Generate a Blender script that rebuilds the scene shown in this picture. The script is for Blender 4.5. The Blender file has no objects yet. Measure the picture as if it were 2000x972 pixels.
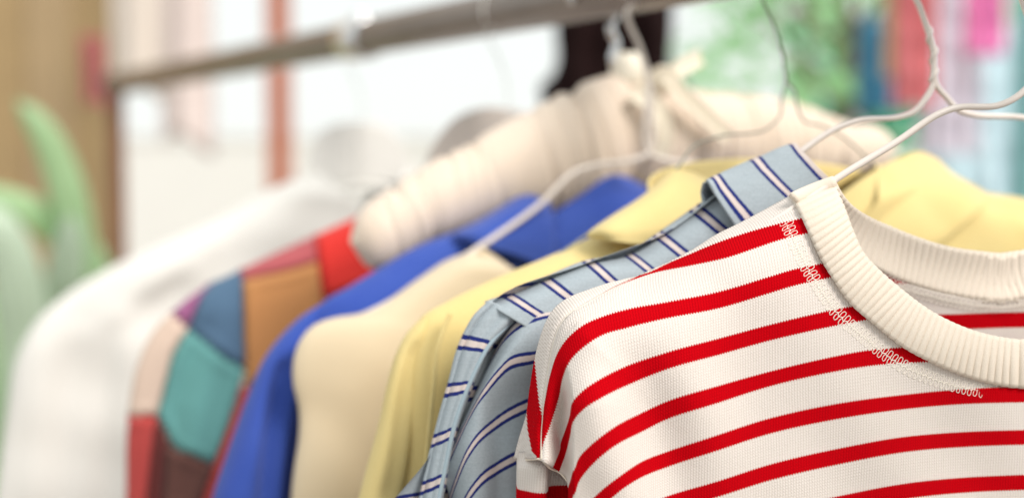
import bpy, bmesh, math, random
import numpy as np

# ------------------------------------------------------------------ camera, sky, sun, exposure
S = bpy.context.scene
COL = S.collection
FPX = 2777.8                       # focal length in photo pixels (50 mm on 36 mm, 2000 px wide)
PITCH = math.radians(4.03)
CAM = np.array([0.0, 0.0, 1.30])
cd = bpy.data.cameras.new('camera')
cam = bpy.data.objects.new('camera', cd); COL.objects.link(cam)
cam.location = CAM; cam.rotation_euler = (math.pi/2 - PITCH, 0, 0)
cd.lens = 50; cd.sensor_width = 36; cd.clip_start = 0.02; cd.clip_end = 500
cd.dof.use_dof = True; cd.dof.focus_distance = 0.575; cd.dof.aperture_fstop = 3.4
S.camera = cam

W = bpy.data.worlds.new('World'); S.world = W; W.use_nodes = True
SUN_EL, SUN_AZ = math.radians(42), math.radians(136)      # azimuth clockwise from +Y (view direction)
nt = W.node_tree; nt.nodes.clear()
sky = nt.nodes.new('ShaderNodeTexSky'); sky.sky_type = 'NISHITA'; sky.sun_disc = False
sky.sun_elevation = SUN_EL; sky.sun_rotation = SUN_AZ
bg1 = nt.nodes.new('ShaderNodeBackground'); bg1.inputs[1].default_value = 0.10
bg2 = nt.nodes.new('ShaderNodeBackground'); bg2.inputs[0].default_value = (0.965, 1.0, 0.975, 1); bg2.inputs[1].default_value = 0.92
mx = nt.nodes.new('ShaderNodeMixShader'); mx.inputs[0].default_value = 0.93   # bright even cloud cover
out = nt.nodes.new('ShaderNodeOutputWorld')
nt.links.new(sky.outputs[0], bg1.inputs[0]); nt.links.new(bg1.outputs[0], mx.inputs[1])
nt.links.new(bg2.outputs[0], mx.inputs[2]); nt.links.new(mx.outputs[0], out.inputs[0])

sl = bpy.data.lights.new('sun', 'SUN'); sl.energy = 2.9; sl.angle = math.radians(26); sl.color = (1, 0.93, 0.86)
sun = bpy.data.objects.new('sun', sl); COL.objects.link(sun)
# direction towards the sun
sd = np.array([math.sin(SUN_AZ)*math.cos(SUN_EL), math.cos(SUN_AZ)*math.cos(SUN_EL), math.sin(SUN_EL)])
import mathutils
sun.rotation_euler = mathutils.Vector(sd).to_track_quat('Z', 'Y').to_euler()
sun.location = (2, -2, 4)
S.view_settings.view_transform = 'Standard'; S.view_settings.look = 'None'
S.view_settings.exposure = 0.20; S.view_settings.gamma = 1
S.view_settings.use_curve_mapping = False
S.render.engine = 'CYCLES'
S.cycles.use_denoising = True
S.cycles.max_bounces = 8

rng = random.Random(4)

# ------------------------------------------------------------------ pixel <-> world helpers
FW = np.array([0, math.cos(PITCH), -math.sin(PITCH)]); UP = np.array([0, math.sin(PITCH), math.cos(PITCH)])
def ray(px, py):
    px = np.asarray(px, float); py = np.asarray(py, float)
    x = (px-1000)/FPX; y = (486-py)/FPX
    return FW + x[..., None]*np.array([1., 0, 0]) + y[..., None]*UP
def P(px, py, depth):
    return CAM + ray(px, py)*depth
RYAW = math.radians(27.506)
RD = np.array([-math.sin(RYAW), math.cos(RYAW), 0])       # along the rail, away from the camera
RA = P(2030, -172, 0.60)                                  # rail axis above the nearest hanger
def rail(t): return RA + RD*t

class Frame:
    """a hanger's own frame: l to the left, z up, n away from the camera; origin where its hook meets the rail"""
    def __init__(s, piv, yaw):
        s.p = np.array(piv, float); y = math.radians(yaw)
        s.N = np.array([-math.sin(y), math.cos(y), 0]); s.L = np.array([-math.cos(y), -math.sin(y), 0])
    def px(s, x, y, n=0.0):
        d = ray(x, y); n = np.asarray(n, float)
        k = ((s.p-CAM)@s.N + n)/(d@s.N)
        q = CAM + d*k[..., None] - s.p
        return np.stack([q@s.L, q[..., 2]], -1)
    def pts(s, lst, n=0.0):
        """list of (x,y) pixels or ('m',l,z) metres -> (k,2)"""
        o = []
        for a in lst:
            o.append(np.array(a[1:], float) if a[0] == 'm' else s.px(a[0], a[1], n))
        return np.array(o)
    def W(s, l, z, n):
        l = np.asarray(l, float); z = np.asarray(z, float)*np.ones_like(l); n = np.asarray(n, float)*np.ones_like(l)
        return s.p + l[..., None]*s.L + n[..., None]*s.N + z[..., None]*np.array([0, 0, 1.])
    def w3(s, lst):
        """list of (x,y,n) pixel points or ('m',l,z,n) -> world points"""
        o = []
        for a in lst:
            if a[0] == 'm': o.append(s.W(a[1], a[2], a[3]))
            else:
                q = s.px(a[0], a[1], a[2]); o.append(s.W(q[0], q[1], a[2]))
        return np.array(o)

def spline(p, m=24):
    """dense Catmull-Rom (chord parametrised) through p (k,d)"""
    p = np.asarray(p, float); k = len(p)
    if k == 2: return p[0] + np.linspace(0, 1, m)[:, None]*(p[1]-p[0])
    h = np.sqrt(((p[1:]-p[:-1])**2).sum(1))+1e-9; h = h**0.8
    tan = np.zeros_like(p); d = (p[1:]-p[:-1])/h[:, None]
    tan[1:-1] = (d[:-1]*h[1:, None]+d[1:]*h[:-1, None])/(h[:-1]+h[1:])[:, None]
    tan[0] = d[0]; tan[-1] = d[-1]
    o = []
    t = np.linspace(0, 1, m, endpoint=False)[:, None]
    for i in range(k-1):
        H = h[i]
        o.append((2*t**3-3*t**2+1)*p[i]+(t**3-2*t**2+t)*H*tan[i]+(-2*t**3+3*t**2)*p[i+1]+(t**3-t**2)*H*tan[i+1])
    o.append(p[-1:]); return np.concatenate(o)
def resample(p, n, smooth=True):
    q = spline(p) if smooth else np.asarray(p, float)
    s = np.concatenate([[0], np.cumsum(np.sqrt(((q[1:]-q[:-1])**2).sum(1)))])
    t = np.linspace(0, s[-1], n)
    return np.stack([np.interp(t, s, q[:, i]) for i in range(q.shape[1])], 1)
def hermite(v, A, vq):
    """interpolate stacked rows A (k,...) at parameters v onto vq"""
    v = np.asarray(v, float); A = np.asarray(A, float); k = len(v)
    h = np.diff(v); sh = (-1,)+(1,)*(A.ndim-1)
    d = (A[1:]-A[:-1])/h.reshape(sh); tan = np.zeros_like(A)
    tan[1:-1] = (d[:-1]*h[1:].reshape(sh)+d[1:]*h[:-1].reshape(sh))/(h[:-1]+h[1:]).reshape(sh)
    tan[0] = d[0]; tan[-1] = d[-1]
    i = np.clip(np.searchsorted(v, vq, side='right')-1, 0, k-2); H = h[i]; t = ((vq-v[i])/H).reshape(sh); H = H.reshape(sh)
    return (2*t**3-3*t**2+1)*A[i]+(t**3-2*t**2+t)*H*tan[i]+(-2*t**3+3*t**2)*A[i+1]+(t**3-t**2)*H*tan[i+1]
def dist_poly(q, poly):
    """distance of points q (...,2) to polyline"""
    q = np.asarray(q, float); best = np.full(q.shape[:-1], 1e9)
    for a, b in zip(poly[:-1], poly[1:]):
        ab = b-a; t = np.clip(((q-a)@ab)/(ab@ab+1e-12), 0, 1)
        best = np.minimum(best, np.sqrt(((q-a-t[..., None]*ab)**2).sum(-1)))
    return best
def sstep(a, b, x):
    t = np.clip((x-a)/(b-a), 0, 1); return t*t*(3-2*t)

# ------------------------------------------------------------------ object helpers
def tag(o, label=None, cat=None, group=None, kind=None):
    for k, v in (('label', label), ('category', cat), ('group', group), ('kind', kind)):
        if v: o[k] = v
    return o
def thing(name, loc, label, cat, group=None):
    o = bpy.data.objects.new(name, None); o.location = loc; o.empty_display_size = 0.05
    COL.objects.link(o); return tag(o, label, cat, group)
def mesh_obj(name, V, Fc, mat, parent=None, uv=None, smooth=True):
    V = np.asarray(V, float)
    if parent is not None: V = V-np.array(parent_loc(parent))
    me = bpy.data.meshes.new(name)
    me.from_pydata(V.tolist(), [], [list(f) for f in Fc]); 
    if smooth: me.polygons.foreach_set('use_smooth', [True]*len(me.polygons))
    if uv is not None:
        ul = me.uv_layers.new(name='UVMap'); li = np.zeros(len(me.loops), int); me.loops.foreach_get('vertex_index', li)
        ul.data.foreach_set('uv', np.asarray(uv, float)[li].ravel())
    me.update()
    if mat: me.materials.append(mat)
    o = bpy.data.objects.new(name, me); COL.objects.link(o)
    if parent is not None: o.parent = parent
    return o
def parent_loc(p):
    l = np.array(p.location)
    while p.parent: p = p.parent; l = l+np.array(p.location)
    return l
def grid_faces(ny, nx, off=0, flip=False, wrap=False):
    f = []
    for i in range(ny-1):
        for j in range(nx if wrap else nx-1):
            a = off+i*nx+j; b = off+i*nx+(j+1) % nx; c = b+nx; d = a+nx
            f.append((d, c, b, a) if flip else (a, b, c, d))
    return f
class Acc:
    """collects grids into one mesh"""
    def __init__(s): s.V = []; s.F = []; s.U = []; s.n = 0
    def grid(s, G, uv=None, flip=False, wrap=False):
        ny, nx = G.shape[:2]; s.V.append(G.reshape(-1, 3)); s.F += grid_faces(ny, nx, s.n, flip, wrap)
        s.U.append(uv.reshape(-1, 2) if uv is not None else np.zeros((ny*nx, 2))); s.n += ny*nx; return s
    def tube(s, p, r, k=8, taper=None, cap=True):
        p = np.asarray(p, float); m = len(p)
        T = np.gradient(p, axis=0); T /= np.linalg.norm(T, axis=1)[:, None]+1e-12
        a = np.array([0, 0, 1.]) if abs(T[0, 2]) < .9 else np.array([1., 0, 0])
        x = np.cross(T[0], a); x /= np.linalg.norm(x); X = [x]
        for i in range(1, m):
            x = X[-1]-T[i]*(X[-1]@T[i]); x /= np.linalg.norm(x)+1e-12; X.append(x)
        X = np.array(X); Y = np.cross(T, X)
        rr = np.full(m, r) if np.isscalar(r) else np.asarray(r)
        th = np.linspace(0, 2*math.pi, k, endpoint=False)
        G = p[:, None]+rr[:, None, None]*(np.cos(th)[None, :, None]*X[:, None]+np.sin(th)[None, :, None]*Y[:, None])
        o = s.n; s.grid(G, wrap=True)
        if cap: s.F.append(tuple(o+i for i in range(k))[::-1]); s.F.append(tuple(o+(m-1)*k+i for i in range(k)))
        return s
    def box(s, lo, hi):
        o = s.n; x0, y0, z0 = lo; x1, y1, z1 = hi
        s.V.append(np.array([(x, y, z) for z in (z0, z1) for y in (y0, y1) for x in (x0, x1)], float)); s.U.append(np.zeros((8, 2))); s.n += 8
        for f in ((0, 2, 3, 1), (4, 5, 7, 6), (0, 1, 5, 4), (2, 6, 7, 3), (0, 4, 6, 2), (1, 3, 7, 5)): s.F.append(tuple(o+i for i in f))
        return s
    def build(s, name, mat, parent=None, smooth=True):
        return mesh_obj(name, np.concatenate(s.V), s.F, mat, parent, np.concatenate(s.U), smooth)
def weld(o):
    bm = bmesh.new(); bm.from_mesh(o.data); bmesh.ops.remove_doubles(bm, verts=bm.verts, dist=2e-5); bm.to_mesh(o.data); bm.free(); return o
def solid(o, t, off=0.0):
    m = o.modifiers.new('cloth_thickness', 'SOLIDIFY'); m.thickness = t; m.offset = off; return o

# ------------------------------------------------------------------ materials
def mat(name, rough=0.9, metallic=0.0, sheen=0.0, spec=0.3):
    m = bpy.data.materials.new(name); m.use_nodes = True; t = m.node_tree
    b = t.nodes['Principled BSDF']; b.inputs['Roughness'].default_value = rough
    b.inputs['Metallic'].default_value = metallic; b.inputs['Specular IOR Level'].default_value = spec
    if sheen: b.inputs['Sheen Weight'].default_value = sheen; b.inputs['Sheen Roughness'].default_value = 0.5
    return m, t, b
def nd(t, typ, **kw):
    n = t.nodes.new(typ)
    for k, v in kw.items():
        if k.startswith('i_'): n.inputs[int(k[2:])].default_value = v
        else: setattr(n, k, v)
    return n
def math_(t, op, a, b=None, c=None):
    n = t.nodes.new('ShaderNodeMath'); n.operation = op
    for i, x in enumerate((a, b, c)):
        if x is None: continue
        if hasattr(x, 'links') or hasattr(x, 'is_linked'): t.links.new(x, n.inputs[i])
        else: n.inputs[i].default_value = x
    return n.outputs[0]
def mixc(t, f, a, b):
    n = t.nodes.new('ShaderNodeMix'); n.data_type = 'RGBA'
    for sock, x in ((n.inputs[0], f), (n.inputs[6], a), (n.inputs[7], b)):
        if hasattr(x, 'is_linked'): t.links.new(x, sock)
        elif isinstance(x, (int, float)): sock.default_value = x
        else: sock.default_value = (*x, 1)
    return n.outputs[2]
def coords(t, which='UV'):
    n = t.nodes.new('ShaderNodeTexCoord'); return n.outputs[which]
def noise(t, vec, scale, detail=3, rough=0.55, stretch=None):
    if stretch:
        mp = t.nodes.new('ShaderNodeMapping'); mp.inputs['Scale'].default_value = stretch; t.links.new(vec, mp.inputs[0]); vec = mp.outputs[0]
    n = t.nodes.new('ShaderNodeTexNoise'); n.inputs['Scale'].default_value = scale; n.inputs['Detail'].default_value = detail
    n.inputs['Roughness'].default_value = rough; t.links.new(vec, n.inputs['Vector']); return n.outputs['Fac']
def bump(t, b, h, dist, strength=1.0):
    n = t.nodes.new('ShaderNodeBump'); n.inputs['Distance'].default_value = dist; n.inputs['Strength'].default_value = strength
    t.links.new(h, n.inputs['Height']); t.links.new(n.outputs[0], b.inputs['Normal'])

def cloth_mat(name, col, col2=None, rough=0.9, weave=1400, sheen=0.15, fuzz=0.0002):
    m, t, b = mat(name, rough, sheen=sheen, spec=0.2)
    oc = coords(t, 'Object'); n1 = noise(t, oc, 9, 4); n2 = noise(t, oc, weave, 2)
    c2 = col2 or tuple(c*0.88 for c in col)
    f = math_(t, 'ADD', math_(t, 'MULTIPLY', n1, 0.6), math_(t, 'MULTIPLY', n2, 0.4))
    rp = t.nodes.new('ShaderNodeMapRange'); rp.inputs[1].default_value = 0.35; rp.inputs[2].default_value = 0.65; t.links.new(f, rp.inputs[0])
    t.links.new(mixc(t, rp.outputs[0], c2, col), b.inputs['Base Color'])
    bump(t, b, n2, fuzz, 0.6)
    return m
def plain(name, col, rough=0.5, metallic=0.0, var=0.1, scale=30, spec=0.4):
    m, t, b = mat(name, rough, metallic, spec=spec)
    n = noise(t, coords(t, 'Object'), scale, 4)
    t.links.new(mixc(t, n, tuple(c*(1-var) for c in col), tuple(min(1, c*(1+var)) for c in col)), b.inputs['Base Color'])
    return m

WHITE = (0.79, 0.735, 0.705); RED = (0.56, 0.001, 0.005)
def knit_stripe_mat(name, white=WHITE, red=RED):
    """UV: u metres along the course, v counts stripes (red where frac(v) < 0.335), edges stepped by the stitches"""
    m, t, b = mat(name, 1.0, spec=0.03)
    sx = nd(t, 'ShaderNodeSeparateXYZ'); t.links.new(coords(t, 'UV'), sx.inputs[0]); u, v = sx.outputs[0], sx.outputs[1]
    wale = 0.00115; row = 0.062
    us = math_(t, 'DIVIDE', u, wale)
    tri = math_(t, 'PINGPONG', us, 0.5)                       # 0..0.5
    vj = math_(t, 'ADD', v, math_(t, 'MULTIPLY', math_(t, 'SUBTRACT', tri, 0.25), 0.075))
    fv = math_(t, 'FRACT', math_(t, 'ADD', vj, 50.0))
    m1 = math_(t, 'LESS_THAN', fv, 0.335)
    oc = coords(t, 'Object'); n1 = noise(t, oc, 12, 3); n2 = noise(t, oc, 1500, 2)
    # each stitch a small v: shading height from wales and rows
    vr = math_(t, 'ADD', math_(t, 'DIVIDE', v, row), math_(t, 'MULTIPLY', tri, 1.2))
    h = math_(t, 'ADD', math_(t, 'MULTIPLY', math_(t, 'SINE', math_(t, 'MULTIPLY', us, 2*math.pi)), 0.5),
              math_(t, 'MULTIPLY', math_(t, 'SINE', math_(t, 'MULTIPLY', vr, 2*math.pi)), 0.35))
    h2 = math_(t, 'ADD', h, math_(t, 'MULTIPLY', n2, 1.2))
    gap = math_(t, 'MULTIPLY', math_(t, 'SUBTRACT', h2, -0.2), 0.5)
    gp = nd(t, 'ShaderNodeClamp'); t.links.new(gap, gp.inputs[0])
    wc = mixc(t, gp.outputs[0], tuple(c*k for c, k in zip(white, (0.80, 0.77, 0.73))), white)
    rc = mixc(t, gp.outputs[0], (red[0]*0.72, red[1], red[2]), red)
    big = mixc(t, m1, wc, rc)
    t.links.new(mixc(t, math_(t, 'MULTIPLY', n1, 0.18), big, mixc(t, m1, (0.70, 0.63, 0.57), (0.52, 0.004, 0.008))), b.inputs['Base Color'])
    bump(t, b, h2, 0.00015, 0.8)
    return m
M = {}
M['knit'] = knit_stripe_mat('striped_knit')
M['rib'] = cloth_mat('cream_rib_knit', (0.80, 0.72, 0.62), (0.72, 0.63, 0.53), weave=1800, fuzz=0.0003, sheen=0.05)
M['thread'] = cloth_mat('cream_thread', (0.88, 0.83, 0.75), (0.84, 0.78, 0.69), weave=2500, sheen=0)
def pair_stripe_mat(name, base, navy, pale):
    m, t, b = mat(name, 0.85, sheen=0.1, spec=0.2)
    sx = nd(t, 'ShaderNodeSeparateXYZ'); t.links.new(coords(t, 'UV'), sx.inputs[0]); v = sx.outputs[1]; u = sx.outputs[0]
    oc = coords(t, 'Object'); n1 = noise(t, oc, 14, 4); n2 = noise(t, oc, 1300, 2)
    nv = noise(t, oc, 900, 1)
    fv = math_(t, 'FRACT', math_(t, 'ADD', math_(t, 'ADD', v, math_(t, 'MULTIPLY', math_(t, 'SUBTRACT', nv, 0.5), 0.02)), 50.0))
    outer = math_(t, 'LESS_THAN', fv, 0.295)
    inner = math_(t, 'MULTIPLY', math_(t, 'GREATER_THAN', fv, 0.083), math_(t, 'LESS_THAN', fv, 0.210))
    weft = noise(t, oc, 60, 3, stretch=(1, 1, 25))
    rp = nd(t, 'ShaderNodeMapRange'); rp.inputs[1].default_value = 0.3; rp.inputs[2].default_value = 0.7
    t.links.new(math_(t, 'ADD', math_(t, 'MULTIPLY', n2, 0.5), math_(t, 'MULTIPLY', math_(t, 'ADD', n1, weft), 0.25)), rp.inputs[0])
    c = mixc(t, rp.outputs[0], tuple(x*0.80 for x in base), tuple(min(1, x*1.12) for x in base))
    c = mixc(t, outer, c, navy); c = mixc(t, inner, c, pale)
    t.links.new(c, b.inputs['Base Color']); bump(t, b, n2, 0.0002, 0.6)
    return m
M['pair'] = pair_stripe_mat('blue_stripe_cotton', (0.365, 0.42, 0.46), (0.010, 0.02, 0.15), (0.60, 0.52, 0.49))
M['yellow'] = cloth_mat('yellow_cotton', (0.76, 0.625, 0.30), (0.70, 0.55, 0.23))
M['cream'] = cloth_mat('oatmeal_knit', (0.69, 0.585, 0.425), (0.64, 0.535, 0.38))
M['blue'] = cloth_mat('royal_blue_cotton', (0.055, 0.105, 0.41), (0.03, 0.07, 0.36))
M['white'] = cloth_mat('white_cotton', (0.73, 0.72, 0.69), (0.69, 0.675, 0.64))
M['taupe'] = cloth_mat('taupe_cotton', (0.47, 0.42, 0.38))
M['satin'] = cloth_mat('ivory_satin', (0.76, 0.65, 0.55), (0.69, 0.57, 0.46), rough=0.5, weave=900)
M['ribbon'] = cloth_mat('ivory_ribbon', (0.80, 0.73, 0.60), rough=0.55)
M['coat'] = plain('coated_wire', (0.74, 0.67, 0.62), 0.3, var=0.06, scale=120)
M['steel'] = plain('zinc_wire', (0.26, 0.27, 0.24), 0.4, 0.5, var=0.25, scale=400)
M['chrome'] = plain('bright_steel', (0.75, 0.76, 0.78), 0.18, 1.0, var=0.05)
M['rail'] = plain('brown_lacquered_steel', (0.21, 0.175, 0.155), 0.26, 0.4, var=0.3, scale=22, spec=0.5)
M['post'] = plain('red_brown_post_paint', (0.20, 0.085, 0.045), 0.55, var=0.2)
M['ivory'] = plain('ivory_plastic', (0.78, 0.73, 0.62), 0.4, var=0.03)

# ------------------------------------------------------------------ setting
def leaf_mat(name, col, trans=0.45):
    m = bpy.data.materials.new(name); m.use_nodes = True; t = m.node_tree; t.nodes.clear()
    o = nd(t, 'ShaderNodeOutputMaterial'); d = nd(t, 'ShaderNodeBsdfPrincipled'); d.inputs['Roughness'].default_value = 0.45
    tr = nd(t, 'ShaderNodeBsdfTranslucent'); mxs = nd(t, 'ShaderNodeMixShader'); mxs.inputs[0].default_value = trans
    n = noise(t, coords(t, 'Object'), 5, 3); c = mixc(t, n, tuple(x*0.7 for x in col), tuple(min(1, x*1.2) for x in col))
    t.links.new(c, d.inputs['Base Color']); t.links.new(c, tr.inputs[0])
    t.links.new(d.outputs[0], mxs.inputs[1]); t.links.new(tr.outputs[0], mxs.inputs[2]); t.links.new(mxs.outputs[0], o.inputs[0])
    return m
def concrete():
    m, t, b = mat('grey_concrete', 0.85)
    oc = coords(t, 'Object'); n = noise(t, oc, 1.2, 6); n2 = noise(t, oc, 60, 3)
    f = math_(t, 'ADD', math_(t, 'MULTIPLY', n, 0.7), math_(t, 'MULTIPLY', n2, 0.3))
    t.links.new(mixc(t, f, (0.20, 0.18, 0.16), (0.32, 0.29, 0.26)), b.inputs['Base Color']); bump(t, b, n2, 0.002, 0.5); return m
a = Acc(); G = np.array([[(-60., -40, 0), (60, -40, 0)], [(-60, 120, 0), (60, 120, 0)]]); a.grid(G)
tag(a.build('ground', concrete(), smooth=False), kind='structure')

# ------------------------------------------------------------------ the clothes rack
RAIL_R = 0.016
t0, t1 = -0.45, 1.815
rack = thing('clothes_rack', (rail(t1)[0], rail(t1)[1], 0), 'long brown metal clothes rail on slim red-brown uprights carrying the garments', 'clothes rack')
a = Acc(); ts = np.linspace(t0, t1, 80); a.tube(np.array([rail(t) for t in ts]), RAIL_R, 28)
a.build('rail', M['rail'], rack)
a = Acc(); ts = np.array([0.755, 0.757, 0.762, 0.80, 0.805, 0.807]); a.tube(np.array([rail(t) for t in ts]), np.array([.0165, .0185, .0195, .0195, .0185, .0165]), 28)
cp = a.build('coupling', M['chrome'], rack)
a = Acc(); c = rail(0.785)+np.array([0, 0, .018]); a.tube(np.array([c, c+np.array([0, 0, .004]), c+np.array([0, 0, .0065]), c+np.array([0, 0, .007])]), np.array([.006, .006, .0045, .001]), 12)
a.build('screw_head', M['chrome'], cp)
for t in (t1-0.004, t0+0.02):
    c = rail(t); a = Acc(); a.tube(np.array([(c[0], c[1], z) for z in np.linspace(0.02, c[2]+0.004, 30)]), 0.0125, 20); a.build('upright', M['post'], rack)
    a = Acc(); a.tube(np.array([c-RD*0.022, c-RD*.02, c+RD*.02, c+RD*.022]), np.array([.0175, .0195, .0195, .0175]), 24); a.build('end_cap', M['rail'], rack)
    a = Acc(); Lp = np.array([-RD[1], RD[0], 0]); b0 = np.array([c[0], c[1], 0.02]); a.tube(np.array([b0-Lp*.26, b0+Lp*.26]), 0.016, 14); a.build('foot', M['post'], rack)

# ------------------------------------------------------------------ hangers
def hook_path(lean=0.018, top=0.0, stem_z=-0.052, r=0.0195, end=-25):
    """(l,z) path from the stem up the left side of the rail, over it and down the other side"""
    th = np.radians(np.linspace(178, end, 26)); p = [(0, stem_z), (r*.35, stem_z*.65), (r*.82, stem_z*.30)]
    p += [(r*math.cos(x), r*math.sin(x)+top) for x in th]; return p
def wire_obj(name, F, pts, r, m, root, k=10, n=220):
    a = Acc(); a.tube(resample(np.asarray(pts), n), r, k); return a.build(name, m, root)
def helix(F, axis, turns, rad, r, m, root, name='wire_twist'):
    a = Acc(); c = resample(np.array(axis), 90); ax = c[-1]-c[0]; ax /= np.linalg.norm(ax)
    x = np.cross(ax, [0, 1., 0.1]); x /= np.linalg.norm(x); y = np.cross(ax, x); s = np.linspace(0, 1, 90)
    p = c+rad*(np.cos(s*turns*2*math.pi)[:, None]*x+np.sin(s*turns*2*math.pi)[:, None]*y)
    a.tube(p, r, 8); return a.build(name, m, root)

F1 = Frame(rail(0.0), 12); F2 = Frame(rail(0.06), 15); F3 = Frame(rail(0.17), 27.5)
F4 = Frame(rail(0.30), 27.5); F5 = Frame(rail(0.332), 27.5); FP = Frame(rail(0.365), 27.5)
F6 = Frame(rail(0.49), 27.5); F7 = Frame(rail(0.78), 27.5)

def wire_hanger(F, left_px, right, r, m, label, split, stem_top=-0.05, half=0.20, drop=-0.165, twist=True, n0=0.0):
    root = thing('wire_hanger', F.p, label, 'hanger', 'wire clothes hangers')
    L_ = [F.W(*F.px(x, y, n0), n0) for x, y in left_px]          # from shoulder end to split
    wire_obj('left_arm', F, L_, r, m, root)
    R_ = [F.W(*F.px(x, y, n0), n0) for x, y in right] if right and not isinstance(right, str) else [F.W(-F.px(x, y, n0)[0], F.px(x, y, n0)[1], n0) for x, y in left_px]
    wire_obj('right_arm', F, R_, r, m, root)
    le = (L_[0]-F.p); re = (R_[0]-F.p)
    wire_obj('lower_bar', F, [L_[0], L_[0]*.94+R_[0]*.06+np.array([0, 0, -.012]), R_[0]*.94+L_[0]*.06+np.array([0, 0, -.012]), R_[0]], r, m, root)
    sp = F.px(*split); z0 = sp[1]
    hp = [(sp[0], z0)]+hook_path(stem_z=max(z0+.012, -.06))
    hw_ = resample(np.array([F.W(l, z, n0) for l, z in hp]), 220); wire_obj('hook', F, hw_, r, m, root)
    if twist:
        s_ = np.sqrt((np.diff(hw_, axis=0)**2).sum(1)).cumsum(); k = int(np.searchsorted(s_, .027))
        helix(F, hw_[:k], 2.7, r*.85, r*.80, m, root)
    return root

wire_hanger(F1, [(1150, 640), (1350, 530), (1560, 400), (1640, 345), (1750, 278), (1835, 222), (1866, 211), (1950, 206), (1975, 196), (2000, 178), (2022, 150), (2030, 110)], None, .00145, M['coat'],
            'cream coated wire hanger inside the red striped sweater', (2030, 150))
wire_hanger(F2, [(1120, 600), (1350, 470), (1480, 375), (1560, 300), (1640, 248), (1675, 236), (1760, 228), (1785, 218), (1808, 192), (1822, 165), (1824, 140)],
            [(2260, 470), (2180, 330), (2110, 262), (2060, 240), (1990, 229), (1900, 224), (1872, 215), (1848, 190), (1828, 165), (1824, 140)], .0014, M['coat'],
            'cream coated wire hanger with twisted neck inside the blue striped shirt', (1822, 158))
wire_hanger(F3, [(1000, 560), (1150, 455), (1322, 330), (1352, 288), (1400, 268), (1500, 250), (1524, 225), (1527, 190), (1536, 162)],
            [(2150, 600), (1990, 510), (1850, 425), (1720, 335), (1650, 270), (1605, 246), (1570, 235), (1556, 205), (1553, 180), (1538, 162)], .0006, M['steel'],
            'thin bare metal wire hanger inside the yellow shirt', (1536, 162))
wire_hanger(F4, [(640, 650), (800, 570), (925, 490), (1060, 395), (1120, 338), (1160, 324), (1240, 312), (1268, 298), (1274, 270), (1268, 170)],
            None, .0017, M['coat'], 'cream coated wire hanger inside the oatmeal knit sweater', (1270, 200), twist=False)

# ------------------------------------------------------------------ 1: red striped sweater
def mirror(lz): o = np.array(lz, float); o[..., 0] *= -1; return o
R1 = thing('striped_sweater', F1.p, 'white knit sweater with red stripes and ribbed crew neck, nearest the camera', 'sweater', 'garments hanging on the rail')
# shoulder line and shoulder seam in pixels
B_sh = np.array([(1543, 385), (1490, 414), (1445, 438), (1399, 461), (1350, 492), (1300, 518), (1260, 536), (1240, 545)], float)
B_seam = np.array([(1240, 545), (1200, 563), (1150, 592), (1110, 616), (1095, 636), (1082, 671), (1075, 706), (1067, 756), (1062, 811), (1059, 846), (1058, 896)], float)
B_all = np.concatenate([B_sh, B_seam[1:]])
Bd = resample(B_all, 120)
OUT = np.array([(1240, 543), (1200, 552), (1150, 568), (1110, 584), (1085, 603), (1070, 626), (1057, 661), (1047, 701), (1037, 761), (1030, 811), (1016, 856), (1006, 895)], float)
OUTL = resample(np.concatenate([B_sh[:-1], OUT, [(1004, 960), (1002, 1100)]]), 140)
RIDGE = np.array([(1104, 690), (1114, 730), (1120, 775), (1121, 820), (1122, 870), (1122, 920), (1123, 970), (1118, 1060), (1112, 1200), (1108, 1500)], float)
def ridge_x(y): return np.interp(y, RIDGE[:, 1], RIDGE[:, 0])
def nfront(q):
    """depth of the front panel at pixel q (negative = towards the camera)"""
    q = np.asarray(q, float); d = dist_poly(q, OUTL)/4700.0
    n = 0.010-0.031*(1-np.exp(-d/0.0125))
    y = q[..., 1]; xr = ridge_x(y); w = sstep(690, 800, y)
    e = (q[..., 0]-xr)/4700.0
    n = n + w*np.where(e < 0, 0.014*(1-np.exp(e/0.0022)), 0.0)*sstep(0.001, .0085, dist_poly(q, Bd)/4700.0)
    n = n - w*0.004*np.exp(-np.maximum(e, 0)/0.022)
    n = n + 0.0014*np.exp(-(dist_poly(q, Bd)/4700.0/0.0011)**2)*sstep(545, 600, y)*sstep(900, 840, y)
    # soft folds falling from the shoulder tip
    a1 = (q[..., 0]-1180)*0.80+(y-700)*-0.25
    fw = sstep(620, 800, y)*np.exp(-((q[..., 0]-1250)/230.0)**2)
    n = n + fw*0.0028*np.sin(a1/26.0)
    n = n + 0.0016*np.sin(q[..., 0]/95.0+y/140.0)*sstep(0, .04, d) + 0.0010*np.sin(q[..., 0]/41.0-y/67.0+1)*sstep(0, .03, d)
    return n
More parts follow.
